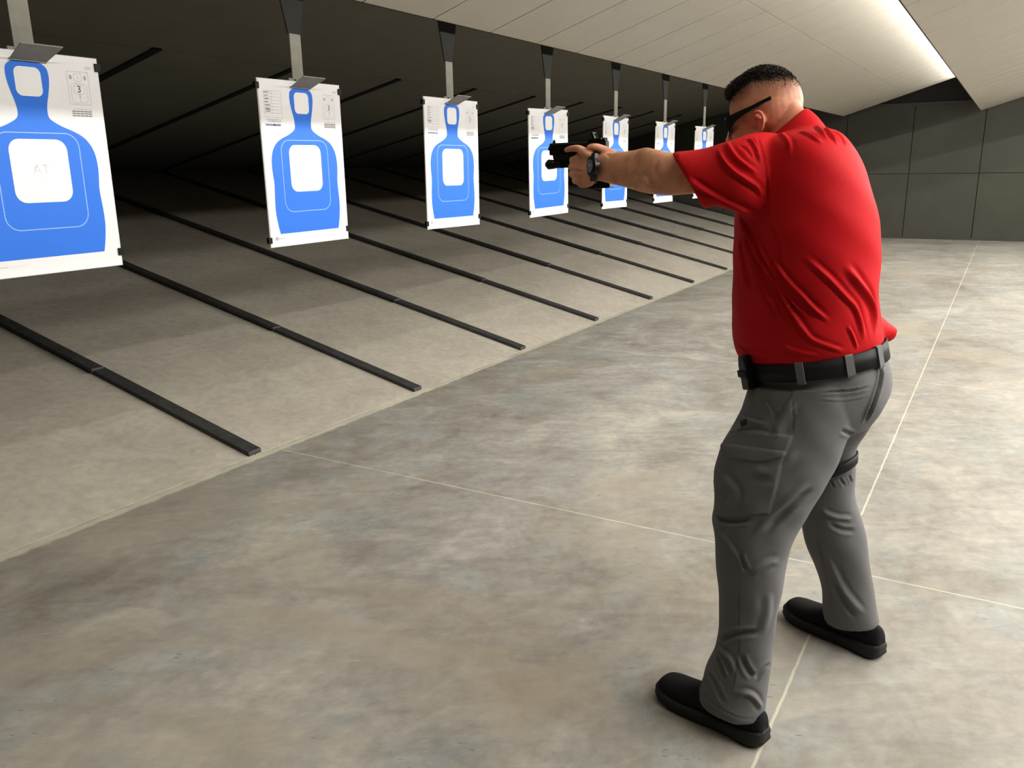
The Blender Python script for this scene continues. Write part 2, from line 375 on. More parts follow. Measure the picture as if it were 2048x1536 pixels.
def outline(g, poly, wd, d, k, dash=0):
    n = len(poly); acc = 0
    for i in range(n):
        a, b = np.array(poly[i]), np.array(poly[(i+1) % n])
        A = np.array([a[0]*W, a[1]*Ht]); B = np.array([b[0]*W, b[1]*Ht]); Ld = np.linalg.norm(B-A)
        if Ld < 1e-6: continue
        t = (B-A)/Ld; nn = np.array([-t[1], t[0]])*wd/2
        steps = [(0, Ld)] if not dash else []
        if dash:
            s = -(acc % dash)
            while s < Ld:
                a0, a1 = max(s, 0), min(s+dash*.6, Ld)
                if a1 > a0: steps.append((a0, a1))
                s += dash
            acc += Ld
        for s0, s1 in steps:
            q = [A+t*s0+nn, A+t*s1+nn, A+t*s1-nn, A+t*s0-nn]
            g.add([(d, p[0]-.5*W, -p[1]) for p in q], [(0, 1, 2, 3)], k)
def hline(g, u0, v0, u1, wd, d, k): outline(g, [(u0, v0), (u1, v0)], wd, d, k)
_font_cache = {}
def text(g, s, u, v, size, d, k):
    if s not in _font_cache:
        c = bpy.data.curves.new('t', 'FONT'); c.body = s; c.align_x = 'CENTER'; c.align_y = 'CENTER'; c.size = 1
        o = bpy.data.objects.new('t', c); COL.objects.link(o)
        me = bpy.data.meshes.new_from_object(o.evaluated_get(bpy.context.evaluated_depsgraph_get()))
        _font_cache[s] = ([tuple(p.co) for p in me.vertices], [tuple(p.vertices) for p in me.polygons])
        bpy.data.objects.remove(o); bpy.data.curves.remove(c)
    vs, fs = _font_cache[s]
    g.add([(d, (u-.5)*W+p[0]*size, -v*Ht+p[1]*size) for p in vs], fs, k)

def make_target():
    t = empty('paper_target', (0, 0, 0))
    g = MB(); g.box((-.006, -W/2+.004, -Ht), (-.001, W/2, 0)); g.build('backing_board', M_board, t)
    g = MB(); g.box((-.0008, -W/2+.010, -Ht+.002), (0, W/2-.003, -.002), 0)
    right = smoothline(half); left = [(1-u, v) for u, v in right][::-1]
    flat(g, right+left, .0006, 1)
    head = [(.418,.078),(.432,.067),(.568,.067),(.584,.078),(.588,.10),(.580,.172),(.570,.188),(.55,.194),(.45,.194),(.43,.188),(.420,.172),(.412,.10)]
    flat(g, rrect(.413, .067, .587, .194, .022), .0010, 2)
    flat(g, rrect(.305, .382, .695, .668, .040), .0010, 2)
    outline(g, rrect(.216, .354, .784, .790, .05), .0036, .0010, 3, .0062)
    # score form in the upper left
    outline(g, [(.066,.069),(.262,.069),(.262,.222),(.066,.222)], .0012, .0008, 5)
    outline(g, [(.152,.069),(.152,.205)], .001, .0008, 5)
    for i in range(7): hline(g, .066, .086+.0185*i, .262, .001, .0008, 5)
    for i, wd in enumerate((.05, .04, .05, .04, .06, .05)): hline(g, .074, .078+.0185*i, .074+wd, .003, .0009, 4)
    hline(g, .08, .176, .135, .003, .0009, 4); hline(g, .08, .187, .13, .003, .0009, 4)
    for v, a, b in ((.236, .078, .25), (.246, .09, .245)):
        u = a
        while u < b: hline(g, u, v, min(u+.017, b), .0032, .0009, 5); u += .021
    u = .067
    for wd in (.03, .012, .034, .05, .016, .03): hline(g, u, .266, u+wd*.9, .0085, .0009, 6); u += wd
    # score zone diagram in the upper right
    outline(g, [(.765,.069),(.917,.069),(.917,.218),(.765,.218)], .0012, .0008, 5)
    outline(g, rrect(.812, .078, .868, .112, .008), .001, .0008, 5)
    outline(g, rrect(.805, .13, .877, .17, .008), .0012, .0008, 5)
    outline(g, rrect(.785, .122, .897, .21, .012), .001, .0008, 5)
    text(g, '8', .790, .097, .020, .001, 4); text(g, '8', .892, .097, .020, .001, 4); text(g, '1', .840, .096, .016, .001, 5)
    text(g, '3', .841, .150, .034, .001, 7); text(g, '1', .841, .183, .022, .001, 4); text(g, '1', .841, .203, .014, .001, 5)
    for v in (.240, .250, .260, .270):
        u = .770 if v > .24 else .78
        while u < .915: hline(g, u, v, min(u+.026, .918), .004 if v > .24 else .002, .0009, 4 if v > .24 else 5); u += .029
    hline(g, .90, .045, .945, .002, .0009, 5); hline(g, .90, .052, .945, .002, .0009, 5)
    # faint emblem at the centre and the small mark at the foot
    text(g, 'AT', .5, .520, .050, .0013, 8); outline(g, [(.5+.05*math.cos(a*.35), .53+.035*math.sin(a*.35)) for a in range(18)], .0014, .0013, 8)
    outline(g, [(.083+.012*math.cos(a*.52), .948+.0085*math.sin(a*.52)) for a in range(12)], .003, .0009, 7)
    u = .105
    while u < .18: hline(g, u, .95, u+.012, .003, .0009, 5); u += .016
    for v in (.948, .953): hline(g, .19, v, .32, .001, .0009, 8)
    g.build('printed_sheet', [M_paper, M_blue, M_blank, M_pale, M_grey, M_faint, M_lav, M_dink, M_faint2], t)
    for (sy, v) in ((-1, .042), (1, .043), (-1, .955), (1, .93)):
        g = MB(); yc = sy*(W/2-.002); z = -v*Ht
        g.box((-.010, yc-.013, z-.014), (.006, yc+.010, z+.014)); g.box((-.004, yc+sy*.008-.004, z-.009), (.001, yc+sy*.008+.004, z+.009))
        g.build('clip', M_clip, t, bevel=.0015)
    return t
def make_hanger():
    t = empty('target_hanger', (0, 0, 0))
    g = MB(); g.box((-.013, -.036, -.03), (-.007, .036, .212)); g.build('strap', M_strap, t, bevel=.001)
    g = MB(); a = [(-.040, .212), (.040, .212), (.10, .46), (-.10, .46)]
    g.prism(a, 0, -.018, -.010); g.build('arm', M_hdark, t, bevel=.001)
    g = MB()  # sloping hood above the sheet
    g.add([(.004, -.066, -.032), (.004, .064, -.032), (.098, .074, .010), (.098, -.074, .010), (.004, -.066, -.028), (.004, .064, -.028), (.098, .074, .014), (.098, -.074, .014)],
          [(0,1,2,3), (4,7,6,5), (0,3,7,4), (1,5,6,2), (3,2,6,7), (0,4,5,1)])
    g.box((-.012, -.066, -.034), (.006, .064, -.026)); g.box((-.016, -.060, -.03), (-.009, .060, .012)); g.build('hood', M_hood, t)
    g = MB(); g.tube([(-.008, -.022, .004), (-.003, -.022, .004)], [.005, .005], 10); g.build('bolt', M_glint, t)
    return t
pt = make_target(); ph = make_hanger()
tgt = [(1.780, 0, 1.962, 'nearest and largest blue silhouette target, cut off by the left edge of the photo'),
       (3.105, -1, 1.957, 'second nearest blue silhouette target, hanging right of the largest one'),
       (4.385, -3, 1.949, 'third nearest blue silhouette target, hanging just left of the pistol'),
       (5.645, -4.5, 1.948, 'fourth nearest blue silhouette target, directly behind the pistol muzzle'),
       (6.890, 0, 1.941, 'fifth nearest blue silhouette target, partly hidden behind the wristwatch and hands'),
       (8.100, 0, 1.936, 'sixth nearest blue silhouette target, partly hidden behind the outstretched forearm'),
       (9.330, -4, 1.932, 'farthest visible blue silhouette target, just above the red sleeve')]
ordn = ['nearest', 'second nearest', 'third nearest', 'fourth nearest', 'fifth nearest', 'sixth nearest', 'seventh nearest']
XT = -3.0
for i, (y, yaw, z, lab) in enumerate(tgt):
    t = pt if i == 0 else copy_tree(pt); h = ph if i == 0 else copy_tree(ph)
    t.location = (XT, y+.0, z); t.rotation_euler = (math.radians([-.1, .2, -.4, 1.0, -.6, -.4, 0][i]), math.radians([.5, .4, .2, .2, 0, 0, 0][i]), math.radians(-yaw)*-1)
    h.location = (XT, y+[.01, 0, 0, .01, .005, 0, 0][i], z); h.rotation_euler = (0, 0, 0)
    tag(t, lab, 'target', 'paper targets hanging in a row'); tag(h, 'grey strap hanger with sloping hood holding the %s blue target' % ordn[i], 'hanger', 'hangers above the paper targets')
# ================================================================ THE SHOOTER
def H3(v): v = np.array([v[0], v[1], 0.]); return v/np.linalg.norm(v)
def ringseg(px1, py1, px2, py2, Y, ratio, n=88, sq=2.0, Y2=None, horiz=True, vlen=None):
    p1 = at(px1, py1, Y); p2 = at(px2, py2, Y if Y2 is None else Y2); c = (p1+p2)/2; u = (p2-p1)/2
    d = c-CAM; v = H3(d) if horiz else unit(d)
    v = v*(np.linalg.norm(u)*ratio if vlen is None else vlen)
    out = []
    for j in range(n):
        q = 2*math.pi*j/n; cx, sx = math.cos(q), math.sin(q); e = 2.0/sq
        out.append(c+u*math.copysign(abs(cx)**e, cx)+v*math.copysign(abs(sx)**e, sx))
    return np.array(out)
def segloft(mb, secs, sub=4, **kw):
    rings = [ringseg(*s[:6], **(s[6] if len(s) > 6 else {})) for s in secs]
    P, _ = resample(rings, [1]*len(rings), sub)
    c0, c1 = P[0].mean(0), P[-1].mean(0)
    P = [c0+(P[0]-c0)*.5]+P+[c1+(P[-1]-c1)*.5]
    mb.loft(P); return mb
def worldloft(mb, secs, n=28, sub=5):
    """secs: centre, axis vector u, axis vector v"""
    rings = [np.array([np.array(c)+np.array(u)*math.cos(q)+np.array(v)*math.sin(q) for q in (2*math.pi*j/n for j in range(n))]) for c, u, v in secs]
    P, _ = resample(rings, [1]*len(rings), sub); c0, c1 = P[0].mean(0), P[-1].mean(0)
    mb.loft([c0+(P[0]-c0)*.5]+P+[c1+(P[-1]-c1)*.5]); return mb
def fuse(mb, name, vox, smooth=4, factor=.5):
    ob = mb.build('tmp', [])
    r = ob.modifiers.new('r', 'REMESH'); r.mode = 'VOXEL'; r.voxel_size = vox; r.adaptivity = 0
    s = ob.modifiers.new('s', 'SMOOTH'); s.factor = factor; s.iterations = smooth
    me = bpy.data.meshes.new_from_object(ob.evaluated_get(bpy.context.evaluated_depsgraph_get()))
    me.name = name; bpy.data.objects.remove(ob); return me
def getv(me):
    a = np.empty(len(me.vertices)*3); me.vertices.foreach_get('co', a); return a.reshape(-1, 3)
def getn(me):
    a = np.empty(len(me.vertices)*3); me.vertices.foreach_get('normal', a); return a.reshape(-1, 3)
def setv(me, a): me.vertices.foreach_set('co', a.ravel()); me.update()
def bvh(me): return BVHTree.FromPolygons([tuple(v) for v in getv(me)], [tuple(p.vertices) for p in me.polygons])
def cast(T, px, py):
    d = ray(px, py); h = T.ray_cast(Vector(CAM), Vector(d)); return None if h[0] is None else np.array(h[0])
def pdist(V, poly):
    """distance and arc parameter of points V to a 3D polyline"""
    best = np.full(len(V), 9.); par = np.zeros(len(V)); L = [0]
    for a, b in zip(poly[:-1], poly[1:]): L.append(L[-1]+np.linalg.norm(b-a))
    for i, (a, b) in enumerate(zip(poly[:-1], poly[1:])):
        ab = b-a; l2 = ab@ab+1e-12; t = np.clip(((V-a)@ab)/l2, 0, 1); d = np.linalg.norm(V-(a+t[:, None]*ab), axis=1)
        k = d < best; best[k] = d[k]; par[k] = (L[i]+t[k]*math.sqrt(l2))/max(L[-1], 1e-9)
    return best, par
def fold(me, lines, onesided=True):
    """raise (amp>0) or sink (amp<0) the cloth along lines traced over it; each line: points, amp, width"""
    T = bvh(me); V = getv(me); Nn = getn(me); D = np.zeros(len(V))
    for pts, amp, wd in lines:
        P, _ = resample([np.array(p, float) for p in pts], [1]*len(pts), 5); Q = [cast(T, *p) for p in P]; Q = [q for q in Q if q is not None]
        if len(Q) < 2: continue
        # drop jumps to another layer
        Q2 = [Q[0]]
        for q in Q[1:]:
            if np.linalg.norm(q-Q2[-1]) < .08: Q2.append(q)
        if len(Q2) < 2: continue
        lo = np.min(Q2, 0)-wd*5; hi = np.max(Q2, 0)+wd*5; k = np.all((V > lo) & (V < hi), axis=1)
        if not k.any(): continue
        d, s = pdist(V[k], np.array(Q2)); tap = np.clip(np.minimum(s, 1-s)*4, 0, 1); tap = tap*tap*(3-2*tap)
        D[k] += amp*tap*(np.exp(-(d/wd)**2)-.45*np.exp(-((d-2.1*wd)/(wd*.9))**2))
    setv(me, V+Nn*D[:, None])
def raised(me, poly, h, edge=.004):
    T = bvh(me); pts = []
    n = len(poly)
    for i in range(n):
        a, b = np.array(poly[i], float), np.array(poly[(i+1) % n], float)
        for k in range(6): pts.append(a+(b-a)*k/6)
    Q = [cast(T, *p) for p in pts]; Q = np.array([q for q in Q if q is not None])
    if len(Q) < 6: return
    V = getv(me); Nn = getn(me); k = np.all((V > Q.min(0)-.02) & (V < Q.max(0)+.02), axis=1); idx = np.where(k)[0]
    c = Q.mean(0); u, s, vt = np.linalg.svd(Q-c); A = (Q-c)@vt[:2].T; B = (V[idx]-c)@vt[:2].T; off = np.abs((V[idx]-c)@vt[2])
    ins = np.zeros(len(B), bool); dm = np.full(len(B), 9.)
    for i in range(len(A)):
        a, b = A[i], A[(i+1) % len(A)]
        cond = ((a[1] > B[:, 1]) != (b[1] > B[:, 1])); xx = (b[0]-a[0])*(B[:, 1]-a[1])/((b[1]-a[1])+1e-12)+a[0]
        ins ^= cond & (B[:, 0] < xx)
        ab = b-a; t = np.clip(((B-a)@ab)/(ab@ab+1e-12), 0, 1); dm = np.minimum(dm, np.linalg.norm(B-(a+t[:, None]*ab), axis=1))
    sgn = np.where(ins, dm, -dm); w = np.clip(sgn/edge+.5, 0, 1); w = w*w*(3-2*w)
    nd = np.abs(Nn[idx]@vt[2]); w *= (nd > .3)*(off < .07)
    V[idx] += Nn[idx]*(w*h)[:, None]; setv(me, V)
def mkobj(name, me, mats, parent=None, smooth=True, org=None):
    me.materials.clear()
    for q in (mats if isinstance(mats, (list, tuple)) else [mats]): me.materials.append(q)
    if smooth: me.polygons.foreach_set('use_smooth', [True]*len(me.polygons))
    if org is not None: setv(me, getv(me)-np.array(org))
    o = bpy.data.objects.new(name, me); COL.objects.link(o)
    if parent is not None: o.parent = parent
    return o
def rel(o, parent, org):                               # a child's mesh stays in world place, its parent's origin is org
    o.parent = parent; o.location = tuple(np.array(o.location)-np.array(org)); return o

PORG = (-.40, 2.33, 0.0)
# ---- head frame
hp = at(1529, 221, 2.43)                                # centre of the skull
pitch, yaw = math.radians(11), math.radians(6)
Fh = np.array([-math.cos(yaw)*math.cos(pitch), math.sin(yaw)*math.cos(pitch), -math.sin(pitch)])
Lh = unit(np.cross([0, 0, 1], Fh)); Uh = np.cross(Fh, Lh)     # left, up
AX = np.array([Fh, Lh, Uh])
def hd(f, l, u): return hp+Fh*f+Lh*l+Uh*u
body = MB()
body.ball(hd(-.005, 0, .012), (.101, .075, .098), AX, n=32, m=20)       # cranium
body.ball(hd(-.028, 0, -.005), (.074, .073, .085), AX, n=28, m=16)      # occiput
body.ball(hd(.030, 0, -.038), (.062, .062, .078), AX, n=28, m=16)       # face
body.ball(hd(.026, 0, -.092), (.058, .052, .040), AX, n=24, m=14)       # jaw
body.ball(hd(.074, 0, -.116), (.018, .024, .018), AX)                   # chin
body.ball(hd(.078, 0, -.002), (.018, .052, .016), AX)                    # brow
for s in (-1, 1):
    body.ball(hd(.060, s*.038, -.052), (.026, .022, .020), AX)          # cheekbone
    body.ball(hd(.086, s*.018, -.060), (.011, .009, .008), AX)          # nostril wing
    body.ball(hd(.028, s*.045, -.092), (.040, .014, .030), AX)          # jaw corner
body.tube([hd(.086, 0, -.012), hd(.100, 0, -.036), hd(.110, 0, -.058)], [.008, .010, .012], 14)
body.ball(hd(.092, 0, -.059), (.016, .012, .008), AX)
body.ball(hd(.083, 0, -.084), (.011, .024, .0055), AX); body.ball(hd(.081, 0, -.093), (.011, .021, .006), AX)
for s in (-1, 1):                                       # ears
    y = s*.072; e = lambda f_, l_, u_: hd(f_-.002, y+s*l_, u_*.95-.030)
    body.tube([e(.006, .003, -.002), e(.006, .010, .013), e(-.004, .015, .022), e(-.018, .017, .017), e(-.023, .016, -.004), e(-.014, .011, -.026), e(-.002, .004, -.036)],
              [.0036, .0044, .0046, .0048, .0044, .0050, .0042], 10)
    body.ball(e(-.007, .002, -.006), (.016, .005, .024), AX)
    body.tube([e(-.004, .008, .008), e(-.013, .012, -.002), e(-.009, .009, -.018)], [.003, .0034, .003], 8)
    body.ball(e(.006, .004, -.010), (.004, .005, .007), AX)
# ---- neck and trunk
segloft(body, [(1515, 345, 1650, 262, 2.38, .9), (1522, 310, 1630, 236, 2.39, .85), (1530, 285, 1606, 215, 2.41, .85), (1530, 240, 1590, 180, 2.42, .85)])
segloft(body, [(1500, 722, 1750, 700, 2.36, .95), (1485, 640, 1745, 630, 2.36, 1.0), (1485, 480, 1745, 480, 2.36, 1.1), (1490, 360, 1725, 340, 2.36, 1.2), (1510, 295, 1680, 275, 2.36, 1.4), (1545, 270, 1640, 255, 2.37, 1.3)])
segloft(body, [(1512, 725, 1745, 700, 2.36, .85), (1525, 780, 1735, 765, 2.35, .66), (1545, 820, 1690, 810, 2.35, .5)])
segloft(body, [(1540, 790, 1650, 790, 2.31, .7), (1500, 870, 1640, 870, 2.26, .75), (1465, 950, 1620, 950, 2.235, .65), (1450, 1060, 1545, 1060, 2.17, .9), (1455, 1200, 1530, 1200, 2.10, .9), (1450, 1380, 1500, 1400, 2.05, .9), (1452, 1430, 1500, 1450, 2.04, .9)])
segloft(body, [(1650, 810, 1708, 805, 2.45, .8), (1645, 880, 1690, 880, 2.50, .8), (1640, 950, 1686, 950, 2.53, .8), (1655, 1060, 1715, 1060, 2.57, .9), (1670, 1150, 1730, 1150, 2.61, .9), (1695, 1260, 1735, 1275, 2.65, .9)])
# ---- left arm (near), traced over its edges
def seg2(mb, secs):
    rings = []
    for (a, b, c, d, Y, ra) in secs:
        p1 = at(a, b, Y); p2 = at(c, d, Y); ce = (p1+p2)/2; u = (p1-p2)/2; v = unit(ce-CAM)*np.linalg.norm(u)*ra
        rings.append(np.array([ce+u*math.cos(q)+v*math.sin(q) for q in (2*math.pi*j/64 for j in range(64))]))
    P, _ = resample(rings, [1]*len(rings), 5); c0, c1 = P[0].mean(0), P[-1].mean(0)
    mb.loft([c0+(P[0]-c0)*.5]+P+[c1+(P[-1]-c1)*.5])
seg2(body, [(1200, 308, 1195, 361, 2.268, .66), (1225, 305, 1215, 366, 2.262, .74), (1247, 303, 1236, 371, 2.250, .80), (1270, 300, 1258, 377, 2.235, .86), (1292, 295, 1280, 384, 2.215, .9), (1314, 299, 1302, 388, 2.20, .9),
            (1345, 305, 1340, 391, 2.19, .86), (1385, 306, 1380, 388, 2.20, .74), (1430, 308, 1430, 385, 2.23, .62), (1480, 312, 1480, 380, 2.27, .5), (1540, 315, 1540, 375, 2.30, .5)])
body.ball(at(1305, 362, 2.172), (.030, .018, .024))       # point of the elbow
# left hand
seg2(body, [(1202, 310, 1196, 360, 2.268, .60), (1186, 306, 1183, 372, 2.264, .46), (1170, 304, 1169, 376, 2.264, .40), (1156, 306, 1158, 374, 2.266, .38), (1146, 314, 1150, 366, 2.270, .36)])
for k, (px, py) in enumerate(((1147, 320), (1145, 334), (1146, 348), (1152, 361))):
    K = at(px, py, 2.268); j = [1.0, 1.03, .98, .85][k]
    body.tube([K+np.array([.02, .0, 0]), K, K+np.array([-.010*j, .016, -.001]), K+np.array([-.008*j, .038, -.003]), K+np.array([.010, .060, -.004]), K+np.array([.032, .068, -.004]), K+np.array([.048, .060, -.004])],
              [.0115, .0108, .0102, .0098, .0095, .0088, .0078], 14, sub=5)
body.tube([at(1192, 326, 2.258), at(1174, 308, 2.253), at(1158, 298, 2.253), at(1144, 297, 2.258), at(1133, 300, 2.262)], [.016, .0135, .0115, .0092, .0078], 14)
# right hand and thumb
body.tube([at(1244, 326, 2.30), at(1222, 308, 2.286), at(1203, 298, 2.268), at(1189, 294, 2.256), at(1179, 295, 2.252)], [.017, .0145, .0122, .0110, .0092], 14)
rw = np.array([-.985, 2.362, 1.545])
worldloft(body, [(rw+np.array([.03, .012, -.006]), (0, .021, -.008), (0, .006, .026)), (rw+np.array([-.01, -.006, .0]), (0, .018, 0), (0, .004, .030)), (rw+np.array([-.045, -.020, -.004]), (0, .015, 0), (.004, 0, .036)), (rw+np.array([-.085, -.026, -.008]), (0, .013, 0), (.006, 0, .034))])
body.tube([rw+np.array([-.06, -.02, .022]), rw+np.array([-.10, -.034, .026]), rw+np.array([-.135, -.044, .026]), rw+np.array([-.158, -.046, .024])], [.011, .0100, .0090, .0078], 12)
for k in range(3):
    z = -.004-.021*k; q = rw+np.array([-.082, -.022, z])
    body.tube([q, q+np.array([-.026, -.018, 0]), q+np.array([-.034, -.042, 0]), q+np.array([-.020, -.058, 0])], [.0105, .010, .0095, .0085], 12)
# right arm, mostly behind the left one
worldloft(body, [((-.47, 2.55, 1.46), (0, .02, .055), (.02, .05, 0)), ((-.62, 2.56, 1.475), (0, .01, .050), (0, .05, 0)), ((-.78, 2.53, 1.500), (0, 0, .042), (.015, .042, 0)), ((-.87, 2.46, 1.515), (0, 0, .038), (.018, .036, 0)), ((-.95, 2.39, 1.53), (0, -.003, .030), (.012, .024, 0)), (rw, (0, -.003, .026), (.006, .020, 0))])
bme = fuse(body, 'person', .0032, 3, .5)
# facial and scalp tint as a colour attribute
V = getv(bme); Lc = (V-hp)@AX.T; f, l, u = Lc[:, 0], Lc[:, 1], Lc[:, 2]
ishead = (np.linalg.norm(Lc, axis=1) < .16) & (u > -.13)
line = .080-.34*np.clip(f, 0, 1)-.20*np.clip(-f, 0, 1)
hair_t = np.clip((u-(line-.050))/.052, 0, 1)*ishead
col = np.ones((len(V), 4)); col[:, 0] = hair_t
red = np.exp(-(np.abs(np.abs(l)-.085)/.012)**2)*np.exp(-((u+.035)/.04)**2)*np.exp(-((f+.012)/.03)**2)*ishead
red += .35*np.exp(-((u+.04)/.05)**2)*np.exp(-((f+.09)/.05)**2)*ishead
col[:, 1] = np.clip(red, 0, 1)
at_ = bme.color_attributes.new('tint', 'FLOAT_COLOR', 'POINT'); at_.data.foreach_set('color', col.ravel())
M_skin = bpy.data.materials.new('skin'); M_skin.use_nodes = True; nt = M_skin.node_tree; Lk = nt.links.new; b = nt.nodes['Principled BSDF']
b.inputs['Roughness'].default_value = .52; b.inputs['Subsurface Weight'].default_value = .12; b.inputs['Subsurface Radius'].default_value = (.012, .004, .002); b.inputs['Subsurface Scale'].default_value = 1
b.inputs['Specular IOR Level'].default_value = .35
vc = N(nt, 'VertexColor', layer_name='tint'); sp = N(nt, 'SeparateColor'); Lk(vc.outputs[0], sp.inputs[0])
tc = N(nt, 'TexCoord'); n1 = N(nt, 'TexNoise', i_Scale=28, i_Detail=5); Lk(tc.outputs['Object'], n1.inputs['Vector'])
r1 = N(nt, 'ValToRGB'); r1.color_ramp.elements[0].position = .3; r1.color_ramp.elements[0].color = srgb(190, 134, 106); r1.color_ramp.elements[1].position = .7; r1.color_ramp.elements[1].color = srgb(214, 164, 134); Lk(n1.outputs['Fac'], r1.inputs[0])
m1 = N(nt, 'Mix', data_type='RGBA'); Lk(sp.outputs[1], m1.inputs['Factor']); Lk(r1.outputs[0], m1.inputs['A']); m1.inputs['B'].default_value = srgb(206, 122, 108)
n2 = N(nt, 'TexNoise', i_Scale=420, i_Detail=3); Lk(tc.outputs['Object'], n2.inputs['Vector'])
mm = N(nt, 'Math', operation='MULTIPLY_ADD'); Lk(n2.outputs['Fac'], mm.inputs[0]); mm.inputs[1].default_value = .9; mm.inputs[2].default_value = .35
mp = N(nt, 'Math', operation='MULTIPLY', use_clamp=True); Lk(sp.outputs[0], mp.inputs[0]); Lk(mm.outputs[0], mp.inputs[1])
m2 = N(nt, 'Mix', data_type='RGBA'); Lk(mp.outputs[0], m2.inputs['Factor']); Lk(m1.outputs['Result'], m2.inputs['A']); m2.inputs['B'].default_value = srgb(58, 46, 38)
Lk(m2.outputs['Result'], b.inputs['Base Color'])
n3 = N(nt, 'TexNoise', i_Scale=240, i_Detail=3); Lk(tc.outputs['Object'], n3.inputs['Vector']); bp = N(nt, 'Bump'); bp.inputs['Strength'].default_value = .2; bp.inputs['Distance'].default_value = .001
Lk(n3.outputs['Fac'], bp.inputs['Height']); Lk(bp.outputs[0], b.inputs['Normal'])
fold(bme, [([(1318, 318), (1308, 335), (1312, 350)], -.0022, .006), ([(1290, 345), (1300, 365), (1312, 376)], -.002, .005),
           ([(1150, 316), (1165, 322)], -.0024, .0035), ([(1148, 341), (1166, 344)], -.0024, .0035), ([(1150, 354), (1166, 356)], -.0024, .0035), ([(1210, 306), (1222, 315)], -.0015, .004)])
person = mkobj('person', bme, M_skin, org=PORG); person.location = PORG
tag(person, 'man in red polo shirt and grey trousers standing side-on, aiming a pistol with both hands', 'person')

# ---- hair: thin cap plus short blades
bT = BVHTree.FromPolygons([tuple(v) for v in (getv(bme)+np.array(PORG))], [tuple(p.vertices) for p in bme.polygons])
g = MB(); ph_n, th_n = 48, 16
rings = []
V = getv(bme)+np.array(PORG); Nn = getn(bme)
polys = bme.polygons; me_v = V
cand = []
for p in polys:
    c = V[p.vertices[0]]; q = AX@(c-hp)
    if q[2] > .010 and abs(q[1]) < .1 and np.linalg.norm(q) < .16: cand.append((p.vertices[0], q))
def hline_u(f): return .080-.34*max(f, 0)-.20*max(-f, 0)
cnt = 0
for i in range(34000):
    vi, q = cand[rng.integers(len(cand))]
    e = q[2]-hline_u(q[0])
    if e < -.03 or rng.random() > min(1, max(0.02, (e+.03)/.05))**1.3: continue
    bk = min(1, max(0, (q[0]+.085)/.07)); front = min(1, max(0, (q[0]-.035)/.05))*(1 if e > 0 else 0); Lh_ = .0022+(.004+.009*bk)*min(1, max(0, (e+.008)/.026)); Lh_ *= 1+1.5*front
    p0 = V[vi]+rng.normal(0, .0014, 3); n = Nn[vi]
    d = unit(n*.75+Fh*(.45+.5*front)+rng.normal(0, .22, 3)); s = unit(np.cross(d, rng.normal(0, 1, 3)))*.0009
    p0 = p0-n*.001; p1 = p0+d*Lh_*.6; p2 = p0+unit(d+Fh*.30)*Lh_
    g.add([p0-s, p0+s, p1+s*.8, p1-s*.8, p2], [(0, 1, 2, 3), (3, 2, 4)]); cnt += 1
# solid undercoat following the scalp
sel = {}
for p in polys:
    ok = True
    for vi in p.vertices:
        q = AX@(V[vi]-hp)
        if not (q[2] > hline_u(q[0])+.006+.02*max(0, min(1, -q[0]*12)) and abs(q[1]) < .1 and np.linalg.norm(q) < .16): ok = False; break
    if ok: sel[p.index] = tuple(p.vertices)
mp_ = {}; vs = []; fs = []
for fcs in sel.values():
    ff = []
    for vi in fcs:
        if vi not in mp_:
            q = AX@(V[vi]-hp); e = q[2]-hline_u(q[0]); mp_[vi] = len(vs); vs.append(V[vi]+Nn[vi]*(.0004+(.001+.0070*min(1, max(0, (q[0]+.085)/.07)))*min(1, max(0, (e-.006)/.03))))
        ff.append(mp_[vi])
    fs.append(tuple(ff))
g.add(vs, fs)
hair = g.build('hair', M_hair, None, smooth=False); rel(hair, person, PORG); tag(hair, 'short dark hair, faded at the sides')

# ---- eyes behind the lenses and safety glasses
for s in (-1, 1):
    g = MB(); g.ball(hd(.072, s*.031, -.024), (.013, .013, .013)); rel(g.build('eye', M_eye, None, True), person, PORG)
def place(f, l, u): return Matrix(((Fh[0], Lh[0], Uh[0], 0), (Fh[1], Lh[1], Uh[1], 0), (Fh[2], Lh[2], Uh[2], 0), (0, 0, 0, 1)))
HM = Matrix.Translation(Vector(hp)) @ place(0, 0, 0)
gl = empty('safety_glasses', PORG); gl.parent = person; gl.location = (0, 0, 0)
g = MB()
for s in (-1, 1):
    n = 12; ring_o = []
    pts = []
    def P(tf, tu): a = tf*.95; return hd(.103-.026*(abs(a)**2.2), s*.006+s*.058*abs(tf) , tu)
    # curved lens, from the nose (t=0) round to the temple (t=1)
    vs = []; rows = 6
    for i in range(n+1):
        t = i/n; top = -.002; bot = -.050+.014*t**3 if t > .25 else -.034-.016*(t/.25)
        for j in range(rows+1): vs.append(P(t, top+(bot-top)*j/rows))
    fs = [(i*(rows+1)+j, (i+1)*(rows+1)+j, (i+1)*(rows+1)+j+1, i*(rows+1)+j+1) for i in range(n) for j in range(rows)]
    g.add(vs, fs)
rel(g.build('lens', M_glass, None, True), gl, PORG)
g = MB()
for s in (-1, 1):
    g.tube([hd(.104, s*.006, -.001), hd(.100, s*.030, .000), hd(.088, s*.055, -.001), hd(.078, s*.068, -.005)], [.003, .003, .0038, .006], 8)
    g.tube([hd(.104, s*.012, -.046), hd(.097, s*.036, -.051), hd(.085, s*.058, -.044), hd(.078, s*.066, -.024)], [.0018, .0018, .002, .003], 8)
g.tube([hd(.104, -.008, -.005), hd(.107, 0, -.005), hd(.104, .008, -.005)], [.003]*3, 8)
rel(g.build('frame', M_clip, None, True), gl, PORG)
